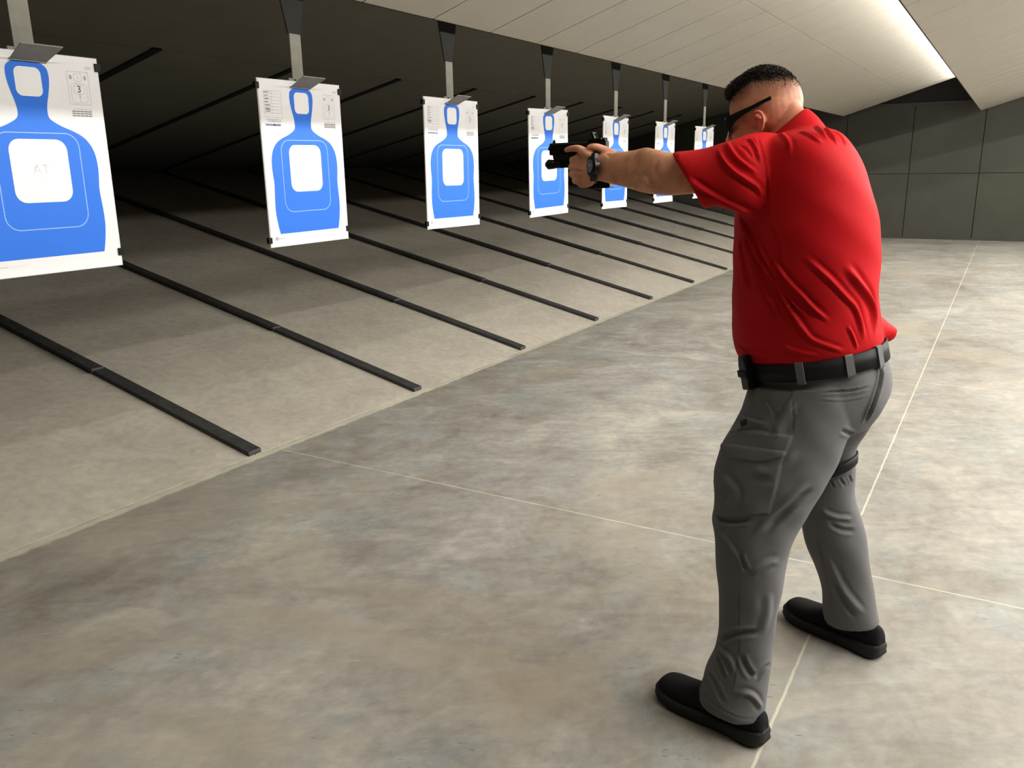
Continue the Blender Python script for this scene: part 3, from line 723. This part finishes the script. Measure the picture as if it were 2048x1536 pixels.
for s in (-1, 1):
    g = MB()
    y0, y1 = .0710, .0845
    prof = [(.084, -.040, -.001), (.074, -.034, .001), (.058, -.019, .002), (.03, -.008, .006), (0, .001, .011), (-.030, .009, .018), (-.050, .013, .022)]
    rings = []
    for f_, lo_, hi_ in prof:
        yy = s*(.0715+.012*min(1, max(0, (.085-f_)/.05)) - .003*max(0, (-f_-.02)/.03))
        rings.append([hd(f_, yy-s*.0022, lo_), hd(f_, yy+s*.0022, lo_), hd(f_, yy+s*.0022, hi_), hd(f_, yy-s*.0022, hi_)])
    g.loft(rings); rel(g.build('temple', M_clip, None), gl, PORG)

# ---- polo shirt
sh = MB()
segloft(sh, [(1492, 738, 1764, 702, 2.36, .92), (1482, 718, 1767, 690, 2.36, .95), (1470, 692, 1768, 672, 2.36, .98), (1465, 650, 1764, 640, 2.36, 1.0), (1464, 600, 1758, 596, 2.36, 1.02), (1466, 540, 1761, 540, 2.36, 1.05),
             (1468, 480, 1762, 480, 2.36, 1.08), (1470, 430, 1757, 430, 2.36, 1.12), (1474, 385, 1744, 378, 2.36, 1.18), (1480, 345, 1728, 330, 2.36, 1.26), (1490, 310, 1706, 290, 2.36, 1.36), (1506, 285, 1682, 264, 2.365, 1.45),
             (1530, 274, 1650, 254, 2.37, 1.3), (1545, 272, 1626, 246, 2.375, 1.0)])
# near sleeve, cuff to armhole (open end fitted round the arm)
seg2(sh, [(1344, 306, 1407, 417, 2.188, .86), (1352, 304, 1415, 417, 2.187, .88), (1380, 300, 1430, 413, 2.187, .88), (1420, 293, 1456, 420, 2.19, .82), (1460, 281, 1484, 428, 2.20, .80), (1500, 268, 1515, 432, 2.225, .78), (1545, 266, 1555, 425, 2.27, .75), (1590, 280, 1600, 410, 2.32, .65)])
worldloft(sh, [((-.42, 2.50, 1.42), (.03, .02, .09), (.03, .08, 0)), ((-.50, 2.565, 1.45), (.01, .02, .085), (.01, .07, 0)), ((-.60, 2.575, 1.462), (.0, .01, .074), (0, .07, 0)), ((-.69, 2.565, 1.475), (.02, 0, .062), (.01, .062, 0))])
# bloused cloth over the back of the belt
seg2(sh, [(1700, 600, 1740, 640, 2.40, .9), (1730, 620, 1757, 668, 2.40, 1.2), (1762, 634, 1764, 684, 2.40, 1.5), (1782, 650, 1777, 684, 2.41, 1.6), (1795, 658, 1791, 676, 2.415, 1.6)])
sme = fuse(sh, 'polo_shirt', .0040, 18, .5)
SF = 1.2; WF = .74
F1 = [
 ([(1601,509),(1630,532),(1660,559),(1690,592),(1710,615),(1722,650),(1731,690)], .0065, .0075),
 ([(1685,527),(1702,546),(1720,569),(1738,595),(1748,625),(1750,675)], .0085, .010),
 ([(1541,512),(1560,540),(1583,569),(1605,592),(1629,618),(1662,647)], .0058, .0065),
 ([(1473,425),(1486,450),(1499,474),(1513,505),(1527,530),(1545,560),(1562,587),(1583,622),(1604,655),(1625,680),(1655,698)], .0065, .0065),
 ([(1506,462),(1522,498),(1541,537),(1558,566),(1576,594),(1598,618),(1622,642)], .0050, .0055),
 ([(1484,446),(1496,490),(1513,537),(1532,582),(1555,622),(1575,660)], .0050, .007),
 ([(1478,470),(1484,520),(1500,590)], .0035, .006),
 ([(1360,340),(1374,356),(1393,371),(1420,386),(1453,402),(1485,418),(1515,434)], .0065, .0075),
 ([(1432,285),(1444,315),(1464,339),(1490,358),(1513,374),(1528,398)], .0062, .0070),
 ([(1450,280),(1470,312),(1496,334),(1520,350)], .004, .006),
 ([(1492,276),(1503,282),(1513,300),(1522,330)], .0045, .005),
 ([(1478,292),(1492,300),(1505,318)], -.003, .005),
 ([(1556,262),(1572,276),(1580,294),(1578,318)], .0042, .006),
 ([(1600,262),(1620,270),(1648,288)], .0045, .006),
 ([(1632,250),(1646,266),(1659,284)], .0048, .006),
 ([(1650,256),(1664,272),(1678,292)], .0052, .006),
 ([(1668,262),(1684,276),(1694,296)], .003, .006),
 ([(1694,650),(1706,672),(1716,700)], .004, .005),
 ([(1610,672),(1650,690),(1690,704)], .004, .006),
 ([(1560,690),(1600,705),(1640,712)], .003, .006),
 ([(1513,270),(1524,300),(1530,330),(1534,370),(1537,410),(1541,446)], -.0035, .0030),
 ([(1541,446),(1552,470),(1559,496),(1560,520),(1556,534)], -.0032, .0028),
 ([(1470,690),(1500,706),(1560,718)], .003, .007),
 ([(1352,308),(1362,345),(1384,385),(1414,414)], -.0022, .0028),
]
fold(sme, [(a_, b_*SF*(1.45 if a_[0][0] < 1550 and b_ > 0 else 1), c_*(WF if c_ > .004 else 1)) for a_, b_, c_ in F1])
V = getv(sme); Nn = getn(sme)                            # soft low-frequency drape
V = V+Nn*((.0016*np.sin(V[:, 2]*41+V[:, 0]*33+1.1)*np.sin(V[:, 1]*29+V[:, 2]*17))[:, None]); setv(sme, V)
shirt = mkobj('polo_shirt', sme, M_red); rel(shirt, person, PORG); tag(shirt, 'red short-sleeved polo shirt')
# collar
g = MB()
segs = [(1506, 326, 1656, 262, 2.385, 1.12), (1510, 315, 1648, 249, 2.39, 1.07), (1520, 300, 1634, 232, 2.395, 1.0), (1526, 288, 1620, 220, 2.40, .96), (1530, 283, 1612, 217, 2.40, .90), (1535, 284, 1607, 222, 2.40, .86), (1540, 300, 1612, 240, 2.395, .84)]
rings = [ringseg(*s) for s in segs]; P, _ = resample(rings, [1]*len(rings), 4); g.loft(P, cap=False)
co = g.build('collar', M_red, None, True); s_ = co.modifiers.new('s', 'SOLIDIFY'); s_.thickness = .0045; co.parent = shirt; co.location = tuple(-np.array(PORG)-0*np.array(PORG))
co.location = tuple(-np.array(PORG)) if False else (0, 0, 0)
shirt_loc = np.array(shirt.location)
co.location = (0, 0, 0)

# ---- trousers
tr = MB()
segloft(tr, [(1488, 733, 1764, 698, 2.36, .93), (1496, 752, 1774, 716, 2.36, .92), (1497, 775, 1783, 745, 2.36, .90), (1484, 812, 1781, 785, 2.355, .85), (1475, 845, 1762, 822, 2.35, .80), (1480, 875, 1742, 850, 2.345, .70)])
segloft(tr, [(1500, 765, 1725, 755, 2.29, .78), (1478, 828, 1716, 810, 2.275, .76), (1446, 884, 1695, 880, 2.255, .74), (1429, 932, 1671, 936, 2.235, .74), (1428, 972, 1650, 972, 2.22, .76), (1427, 1012, 1626, 1014, 2.20, .78), (1424, 1036, 1611, 1038, 2.19, .82),
             (1428, 1066, 1597, 1063, 2.175, .85), (1430, 1100, 1580, 1098, 2.155, .88), (1433, 1145, 1571, 1145, 2.135, .9), (1437, 1190, 1563, 1190, 2.115, .9), (1438, 1240, 1554, 1240, 2.095, .9), (1434, 1275, 1549, 1282, 2.08, .9),
             (1428, 1302, 1545, 1312, 2.07, .9), (1412, 1330, 1540, 1343, 2.06, .9), (1406, 1356, 1536, 1378, 2.05, .9), (1397, 1382, 1531, 1408, 2.04, .9), (1398, 1396, 1528, 1428, 2.035, .86)])
segloft(tr, [(1600, 760, 1778, 745, 2.43, .75), (1620, 830, 1764, 812, 2.46, .78), (1628, 872, 1731, 868, 2.50, .85), (1622, 905, 1713, 903, 2.52, .9), (1610, 950, 1711, 948, 2.54, .9), (1600, 1000, 1712, 996, 2.55, .9), (1602, 1040, 1722, 1034, 2.56, .9), (1610, 1082, 1733, 1078, 2.575, .9),
             (1629, 1127, 1740, 1125, 2.59, .9), (1643, 1172, 1746, 1170, 2.61, .9), (1645, 1215, 1754, 1217, 2.63, .9), (1649, 1236, 1760, 1247, 2.64, .88)])
tme = fuse(tr, 'trousers', .0040, 9, .5)
raised(tme, [(1447,890),(1570,905),(1563,925),(1552,975),(1538,1028),(1432,1034),(1430,960)], .0045)
raised(tme, [(1444,862),(1584,872),(1578,890),(1568,913),(1522,925),(1458,917),(1440,888)], .0040)
raised(tme, [(1503,758),(1526,795),(1549,838),(1583,792),(1588,745)], -.0030, .003)
fold(tme, [(a_, b_*1.45, c_*.78) for a_, b_, c_ in [
 ([(1505,757),(1526,795),(1549,838)], .0022, .0030), ([(1549,838),(1566,815),(1583,792)], -.0015, .003),
 ([(1637,788),(1660,784),(1686,783),(1715,780),(1745,772)], -.0040, .0032), ([(1634,797),(1675,800),(1716,796),(1744,786)], .0020, .003),
 ([(1758,715),(1761,755),(1750,795),(1738,825),(1728,850)], -.0085, .006),
 ([(1526,1061),(1560,1032),(1595,998),(1630,975)], -.0060, .010), ([(1500,1075),(1530,1045),(1575,1005),(1620,965)], .0035, .012),
 ([(1432,1034),(1463,1044),(1509,1038)], -.0055, .007), ([(1436,1060),(1460,1090),(1475,1120)], .0040, .009),
 ([(1480,1105),(1486,1126),(1494,1145)], -.0045, .006),
 ([(1478,1123),(1477,1180),(1476,1240),(1477,1300),(1470,1350),(1455,1410)], -.0022, .0026),
 ([(1440,1282),(1460,1272),(1480,1268),(1520,1262)], -.0060, .008), ([(1432,1312),(1442,1335),(1450,1360)], -.0065, .007),
 ([(1434,1296),(1462,1320),(1470,1352)], .0045, .008), ([(1480,1306),(1492,1335),(1508,1357)], -.0055, .008),
 ([(1543,1325),(1526,1340),(1508,1358)], -.0055, .007), ([(1470,1392),(1490,1386),(1508,1394),(1524,1418)], .0055, .008),
 ([(1415,1345),(1432,1372),(1450,1412)], -.0040, .008), ([(1538,1180),(1535,1230),(1520,1270)], .003, .012),
 ([(1500,1150),(1530,1130),(1560,1120)], .004, .010),
 ([(1627,1052),(1640,1100),(1655,1160),(1668,1235)], -.0028, .0028),
 ([(1652,1109),(1668,1140),(1681,1168),(1704,1202),(1730,1232)], .0050, .010), ([(1668,1160),(1690,1205),(1712,1240)], -.0050, .009),
 ([(1640,1020),(1672,1035),(1706,1038)], .0045, .008), ([(1655,1045),(1685,1060),(1712,1062)], -.0045, .008),
 ([(1660,960),(1668,975)], -.003, .004), ([(1678,955),(1690,972)], -.003, .004), ([(1697,950),(1704,966)], -.003, .004),
 ([(1500,935),(1540,945),(1600,900)], .003, .014), ([(1590,800),(1560,850),(1555,880)], .003, .014), ([(1440,950),(1470,985),(1450,1020)], .004, .012),
 ([(1476,832),(1510,845),(1540,850)], .003, .006), ([(1455,868),(1500,858),(1545,864)], -.0028, .005), ([(1583,790),(1586,830),(1584,872)], -.0018, .0026),
 ([(1680,860),(1700,868),(1728,876)], -.004, .006)]])
# hems
for poly, on in (([(1399,1380),(1424,1405),(1455,1425),(1490,1438),(1527,1432)], 1), ([(1650,1228),(1680,1252),(1720,1266),(1758,1254)], 1)):
    fold(tme, [(poly, -.0018, .0026)])
V = getv(tme); Nn = getn(tme)
V = V+Nn*((.0015*np.sin(V[:, 2]*37+V[:, 0]*43)*np.sin(V[:, 1]*39+V[:, 2]*11))[:, None]); setv(tme, V)
trousers = mkobj('trousers', tme, M_trouser); rel(trousers, person, PORG); tag(trousers, 'grey cargo trousers')
tT = bvh(tme)
def patch(poly, h, th=.0012, n=6):
    """small cloth or webbing patch laid on the trousers: poly is a quad traced in the view, h its lift"""
    (a, b, c, d) = [np.array(p, float) for p in poly]; vs = []
    for i in range(n+1):
        for j in range(n+1):
            s, t = i/n, j/n; p = (a*(1-s)+b*s)*(1-t)+(d*(1-s)+c*s)*t; q = cast(tT, *p)
            if q is None: q = vs[-1]+0 if vs else at(p[0], p[1], 2.2)
            q = q - ray(*p)*h; vs.append(q)
    fs = [(i*(n+1)+j, (i+1)*(n+1)+j, (i+1)*(n+1)+j+1, i*(n+1)+j+1) for i in range(n) for j in range(n)]
    return vs, fs
# ---- belt: an oval band round the waist, with loops, buckle and pouch
def oval(k, off, n=72, sc=1.0):
    A = ringseg(*k, n=n); c = A.mean(0); return np.array([p+unit((p-c)*np.array([1, 1, 0]))*off for p in A])
kt, kb = (1484, 712, 1767, 676, 2.36, .95), (1490, 746, 1773, 711, 2.36, .93)
g = MB(); g.loft([oval(kb, .004), oval(kt, .004), oval(kt, .010), oval(kb, .010), oval(kb, .004)], cap=False)
belt = g.build('belt', M_belt, None, True); rel(belt, person, PORG); tag(belt, 'black webbing belt')
T1 = oval(kt, .0095, 720); B1 = oval(kb, .0095, 720)
def ppx(P):
    c = R.T@(P-CAM); return 1024+FPX*c[0]/-c[2]
near = [i for i in range(720) if T1[i][1] < 2.36]
def loop_at(px, wd, mt, name, th=.004, ext=.008):
    i = min(near, key=lambda q: abs(ppx(T1[q])-px)); cT, cB = T1[i], B1[i]; tg = unit(T1[(i+6) % 720]-T1[(i-6) % 720]); nn = unit(np.cross(tg, cT-cB))
    if nn @ (cT-np.array([-.42, 2.36, 1])) < 0: nn = -nn
    up = unit(cT-cB); g = MB(); lo, hi = cB-up*ext, cT+up*.004
    prof = [(0, -.012), (th, -.004), (th, 1.0), (0, 1.06)]
    vs = []
    for s in (-1, 1):
        for q in ((lo, -.012), (lo, th*.3), (lo+up*.006, th), (hi-up*.004, th), (hi, th*.3), (hi, -.012)): vs.append(q[0]+tg*s*wd/2+nn*q[1])
    g.add(vs, [(0,1,7,6), (1,2,8,7), (2,3,9,8), (3,4,10,9), (4,5,11,10), (5,0,6,11), (0,5,4,3,2,1), (6,7,8,9,10,11)])
    o = g.build(name, mt, None, bevel=.0006); return o
for px in (1598, 1697, 1757):
    rel(loop_at(px, .021, M_loop, 'belt_loop'), trousers, (0, 0, 0)); 
# pouch at the front of the belt
i = min(near, key=lambda q: abs(ppx(T1[q])-1500)); cT, cB = T1[i], B1[i]; tg = unit(T1[(i+6) % 720]-T1[(i-6) % 720]); up = unit(cT-cB); nn = np.cross(tg, up)
if nn @ (cT-np.array([-.42, 2.36, 1])) < 0: nn = -nn
PM = Matrix.Translation(Vector((cT+cB)/2)) @ Matrix((tuple(tg)+(0,), tuple(nn)+(0,), tuple(up)+(0,), (0, 0, 0, 1))).transposed()
pouch = empty('belt_pouch', (0, 0, 0)); pouch.parent = person; 
g = MB(); g.prism([(-.019, -.048), (.017, -.044), (.019, .020), (.012, .050), (-.014, .050), (-.021, .022)], 1, .001, .026, M=PM); rel(g.build('pouch_body', M_pouch, None, bevel=.003), pouch, PORG)
g = MB(); g.prism([(-.023, -.010), (.021, -.010), (.021, .010), (-.023, .010)], 1, .024, .031, M=PM); rel(g.build('pouch_band', M_belt, None, bevel=.002), pouch, PORG)
g = MB(); g.prism([(-.026, -.042), (-.012, -.048), (-.012, .004), (-.026, .008)], 1, -.004, .020, M=PM); rel(g.build('buckle', M_pouch, None, bevel=.002), belt, (0, 0, 0))
belt.children[0].location = (0, 0, 0)
# dark tag on the front pocket and the strap round the far thigh
g = MB(); vs, fs = patch([(1480,842),(1493,837),(1494,849),(1482,854)], .0012); g.add(vs, fs); o = g.build('pocket_tag', M_belt, None, True); o.parent = trousers
g = MB(); rr = [ringseg(1606, 936, 1713, 904, 2.525, .90, n=48), ringseg(1604, 957, 1712, 922, 2.53, .90, n=48)]
c = rr[0].mean(0); ou = [np.array([p+unit((p-c)*np.array([1, 1, 0]))*q for p in r]) for r in rr for q in (.001, .006)]
g.loft([ou[2], ou[0], ou[1], ou[3], ou[2]], cap=False); o = g.build('thigh_strap', M_belt, None, True); rel(o, person, PORG); tag(o, 'black strap round the far thigh')

# ---- shoes
def shoe(heel, toe, name_lab):
    heel = np.array(heel, float); toe = np.array(toe, float); Lf = np.linalg.norm(toe-heel); fx = (toe-heel)/Lf; sy = np.array([-fx[1], fx[0], 0]); uz_ = np.array([0, 0, 1.])
    st = [(0.0, .018, .0), (.03, .030, .0), (.12, .038, .0), (.28, .038, .0), (.45, .043, .0), (.62, .052, .0), (.76, .056, .0), (.88, .052, .0), (.96, .040, .0), (1.0, .020, .0)]
    hts = [.070, .098, .112, .116, .106, .088, .077, .070, .058, .040]
    def lift(t): return .012*max(0, (t-.78)/.22)**2+.006*max(0, (.10-t)/.1)
    n = 28
    up = MB(); rings = []
    for (t, w, _), h in zip(st, hts):
        c = heel+fx*t*Lf; ring = []
        for j in range(n):
            q = 2*math.pi*j/n; x = math.cos(q); z = math.sin(q)
            wz = w*(1-.28*max(0, z)) if t < .5 else w*(1-.12*max(0, z))
            ring.append(c+sy*math.copysign(abs(x)**.85, x)*wz*.96+uz_*(.022+lift(t)+(h-.022)*((z*.5+.5) if z < 0 else .5+.5*z**.8)))
        rings.append(np.array(ring))
    P, _ = resample(rings, [1]*len(rings), 3); up.loft(P)
    sme_ = fuse(up, 'shoe', .0035, 3)
    # vamp panel seams and elastic gore
    V = getv(sme_); T_ = (V-heel)@fx/Lf; Ls = (V-heel)@sy; Nn = getn(sme_)
    D = -.0018*np.exp(-((T_-.60+.12*(V[:, 2]-.06)*8)/.008)**2)-.0018*np.exp(-((T_-.40-.6*(V[:, 2]-.06))/.008)**2)+.0012*np.sin(T_*60)*np.exp(-((T_-.5)/.07)**2)*(np.abs(Ls) > .01)
    setv(sme_, V+Nn*D[:, None])
    so = MB(); rings = []
    prof = [(-.014, 0), (.0, .002), (.007, .010), (.004, .018), (.006, .026), (.001, .034), (-.012, .037)]
    per = []
    for s in (1, -1):
        L_ = [(t, w) for t, w, _ in st] if s == 1 else [(t, w) for t, w, _ in st][::-1]
        for t, w in L_: per.append((t, w*s))
    Pp, _ = resample([np.array(p) for p in per], [1]*len(per), 4)
    for off, z in prof:
        ring = []
        for k, p in enumerate(Pp):
            a = Pp[(k+1) % len(Pp)]-Pp[k-1]; a = np.array([a[0]*Lf, a[1]]); nrm = np.array([-a[1], a[0]])/(np.linalg.norm(a)+1e-9)
            t, w = p; q = np.array([t*Lf, w])+nrm*off
            gro = (.0022*math.sin(k*2.2) if z < .012 else 0)
            ring.append(heel+fx*q[0]+sy*q[1]+uz_*(z*(1.0+.35*(1-min(1, max(0, (t-.22)/.25))))+lift(min(max(t, 0), 1))+(0 if z > .01 else 0)))
        rings.append(ring)
    so.loft(rings)
    o = mkobj('shoe', sme_, M_shoe); rel(o, person, PORG); tag(o, name_lab)
    s2 = so.build('sole', M_sole, None, True); s2.parent = o
    return o
shoe((-.405, 2.003, 0), (-.735, 2.098, 0), 'black slip-on shoe on the near foot')
shoe((-.185, 2.600, 0), (-.505, 2.742, 0), 'black slip-on shoe on the far foot')

# ---- wristwatch
wc = at(1184, 332, 2.230); an = unit([-.62, -.78, .05]); uu = unit(np.cross(an, [0, 0, 1])); ww = np.cross(uu, an)
if ww[2] < 0: ww = -ww
WM = Matrix.Translation(Vector(wc)) @ Matrix((tuple(uu)+(0,), tuple(ww)+(0,), tuple(an)+(0,), (0, 0, 0, 1))).transposed()
def disc(r, z0, z1, n=32, wob=0): 
    return [[WM @ Vector((r*(1+wob*math.cos(8*2*math.pi*j/n))*math.cos(2*math.pi*j/n), r*(1+wob*math.cos(8*2*math.pi*j/n))*math.sin(2*math.pi*j/n), z)) for j in range(n)] for z in (z0, z1)]
watch = empty('wristwatch', (0, 0, 0)); watch.parent = person
g = MB(); g.loft(disc(.0255, -.012, .003)); g.loft(disc(.0285, -.002, .004, 48, .02)); g.loft(disc(.0215, .003, .0075, 48, .02)); g.prism([(-.010, -.036), (.010, -.036), (.013, -.02), (.013, .02), (.010, .036), (-.010, .036), (-.013, .02), (-.013, -.02)], 2, -.012, -.001, M=WM); 
g.tube([np.array(WM @ Vector((.025, .0, -.003))), np.array(WM @ Vector((.0325, 0, -.003)))], [.003, .003], 8)
for a in (.5, -.5): g.tube([np.array(WM @ Vector((.025*math.cos(a), .025*math.sin(a), -.003))), np.array(WM @ Vector((.032*math.cos(a), .032*math.sin(a), -.003)))], [.002, .002], 8)
rel(g.build('case', M_pouch, None, bevel=.0008), watch, PORG)
g = MB(); g.loft(disc(.0180, .0070, .0080)); rel(g.build('dial', M_dial, None), watch, PORG)
g = MB()
for a, L_ in ((.7, .013), (2.4, .009)):
    d = Vector((math.cos(a), math.sin(a), 0)); s = Vector((-d.y, d.x, 0))*.0007
    g.add([WM @ (s+Vector((0, 0, .0084))), WM @ (-s+Vector((0, 0, .0084))), WM @ (d*L_-s+Vector((0, 0, .0084))), WM @ (d*L_+s+Vector((0, 0, .0084)))], [(0, 1, 2, 3)])
for k in range(12):
    d = Vector((math.cos(k*math.pi/6), math.sin(k*math.pi/6), 0)); s = Vector((-d.y, d.x, 0))*.0006
    g.add([WM @ (d*.0145-s+Vector((0, 0, .0084))), WM @ (d*.0145+s+Vector((0, 0, .0084))), WM @ (d*.0172+s+Vector((0, 0, .0084))), WM @ (d*.0172-s+Vector((0, 0, .0084)))], [(0, 1, 2, 3)])
rel(g.build('hand', M_blank, None), watch, PORG)
# strap: a band round the wrist
g = MB(); p1, p2 = at(1189, 306, 2.268), at(1187, 364, 2.268); c = (p1+p2)/2; u = (p1-p2)/2; v = unit(c-CAM)*np.linalg.norm(u)*.66
ax_ = unit(np.cross(u, v)); n = 48
def band(off, w_): return [c+(u*(1+off/np.linalg.norm(u)))*math.cos(q)+(v*(1+off/np.linalg.norm(v)))*math.sin(q)+ax_*w_ for q in (2*math.pi*j/n for j in range(n))]
g.loft([band(.000, -.010), band(.0045, -.010), band(.0045, .010), band(.000, .010), band(.000, -.010)], cap=False)
rel(g.build('watch_strap', M_pouch, None, True), watch, PORG)

# ================================================================ THE PISTOL
GO = at(1215, 292, 2.300)
pis = empty('pistol', tuple(GO)); tag(pis, 'black semi-automatic pistol with weapon light and red-dot sight held in both hands', 'pistol')
gd = unit([-1, .0, -.012]); gs = unit(np.cross([0, 0, 1], gd)); gu = np.cross(gd, gs)   # forward, side, up
GM = Matrix((tuple(gd)+(0,), tuple(gs)+(0,), tuple(gu)+(0,), (0, 0, 0, 1))).transposed()
def gb(name, f, mt=M_gun, bevel=.0012):
    g = MB(); f(g); o = g.build(name, mt, None, bevel=bevel); o.parent = pis; return o
def sl(g):
    pr = [(-.0125, -.021), (.0125, -.021), (.0125, .010), (.009, .0145), (-.009, .0145), (-.0125, .010)]
    def ringx(x, s=1.0): return [GM @ Vector((x, a*s, b*s+(1-s)*0)) for a, b in pr]
    g.loft([ringx(.0), ringx(.178), ringx(.186, .93)])
    for i in range(7): g.box((.006+.0042*i, -.0132, -.018), (.008+.0042*i, .0132, .009), 0, GM)
    g.tube([np.array(GM @ Vector((.180, 0, -.001))), np.array(GM @ Vector((.189, 0, -.001)))], [.0068, .0068], 16)
gb('slide', sl)
def fr(g):
    g.prism([(.010, -.016), (.176, -.016), (.174, -.033), (.088, -.037), (.010, -.030)], 1, -.0115, .0115, M=GM)
    g.prism([(-.010, -.020), (.012, -.016), (.040, -.026), (.062, -.034), (.046, -.112), (-.010, -.106), (-.008, -.06), (.000, -.035)], 1, -.0145, .0145, M=GM)
gb('frame', fr, M_pouch, .002)
def gd_(g):
    pts = [GM @ Vector(p) for p in ((.090, 0, -.030), (.094, 0, -.048), (.080, 0, -.057), (.058, 0, -.056), (.052, 0, -.052))]
    g.tube([np.array(p) for p in pts], [.0032]*5, 8)
gb('trigger_guard', gd_, M_pouch, 0)
gb('trigger', lambda g: g.prism([(.070, -.030), (.076, -.030), (.074, -.050), (.071, -.050)], 1, -.003, .003, M=GM))
gb('magazine', lambda g: g.prism([(-.013, -.104), (.048, -.110), (.050, -.122), (-.015, -.118)], 1, -.0155, .0155, M=GM), M_pouch, .002)
def wl(g):
    def cy(x0, x1, r0, r1, n=24): g.loft([[GM @ Vector((x, r*math.cos(2*math.pi*j/n), -.047+r*math.sin(2*math.pi*j/n))) for j in range(n)] for x, r in ((x0, r0), (x1, r1))])
    cy(.176, .196, .0135, .0150); cy(.172, .176, .0120, .0135); cy(.146, .173, .0118, .0118); g.box((.104, -.0135, -.058), (.150, .0135, -.036), 0, GM); g.box((.108, -.010, -.038), (.172, .010, -.029), 0, GM)
    g.box((.098, -.015, -.054), (.105, .015, -.044), 0, GM)
o = gb('weapon_light', wl, M_gun, .001)
g = MB(); g.tube([np.array(GM @ Vector((.1935, 0, -.047))), np.array(GM @ Vector((.1945, 0, -.047)))], [.0120, .0120], 24, caps=True); q = g.build('light_lens', M_glint, None, True); q.parent = o
gb('front_sight', lambda g: g.prism([(.170, .014), (.180, .014), (.176, .024), (.172, .024)], 1, -.0018, .0018, M=GM), M_gun, 0)
gb('rear_sight', lambda g: [g.box((.004, -.010, .014), (.012, -.0025, .0235), 0, GM), g.box((.004, .0025, .014), (.012, .010, .0235), 0, GM), g.box((.004, -.010, .014), (.012, .010, .018), 0, GM)], M_gun, .0005)
def od(g):
    g.prism([(.014, .013), (.058, .013), (.058, .020), (.050, .022), (.018, .023), (.014, .020)], 1, -.013, .013, M=GM)
    # tilted window frame
    for a, b in (((-.0135, -.0105), 0), ((.0105, .0135), 0)):
        g.prism([(.034, .020), (.042, .020), (.050, .0385), (.042, .0385)], 1, a[0], a[1], M=GM)
    g.prism([(.0415, .0365), (.0495, .0365), (.0510, .0400), (.0425, .0400)], 1, -.0135, .0135, M=GM)
od_o = gb('red_dot_sight', od, M_gun, .0008)
g = MB(); g.add([GM @ Vector(p) for p in ((.0385, -.0105, .021), (.0385, .0105, .021), (.0460, .0105, .037), (.0460, -.0105, .037))], [(0, 1, 2, 3)]); 
M_lens = mat('sight_glass', srgb(90, 110, 100), .05); q = g.build('sight_window', M_lens, None); q.parent = od_o

S.view_settings.view_transform = 'Standard'; S.view_settings.look = 'Medium High Contrast'; S.view_settings.exposure = 0
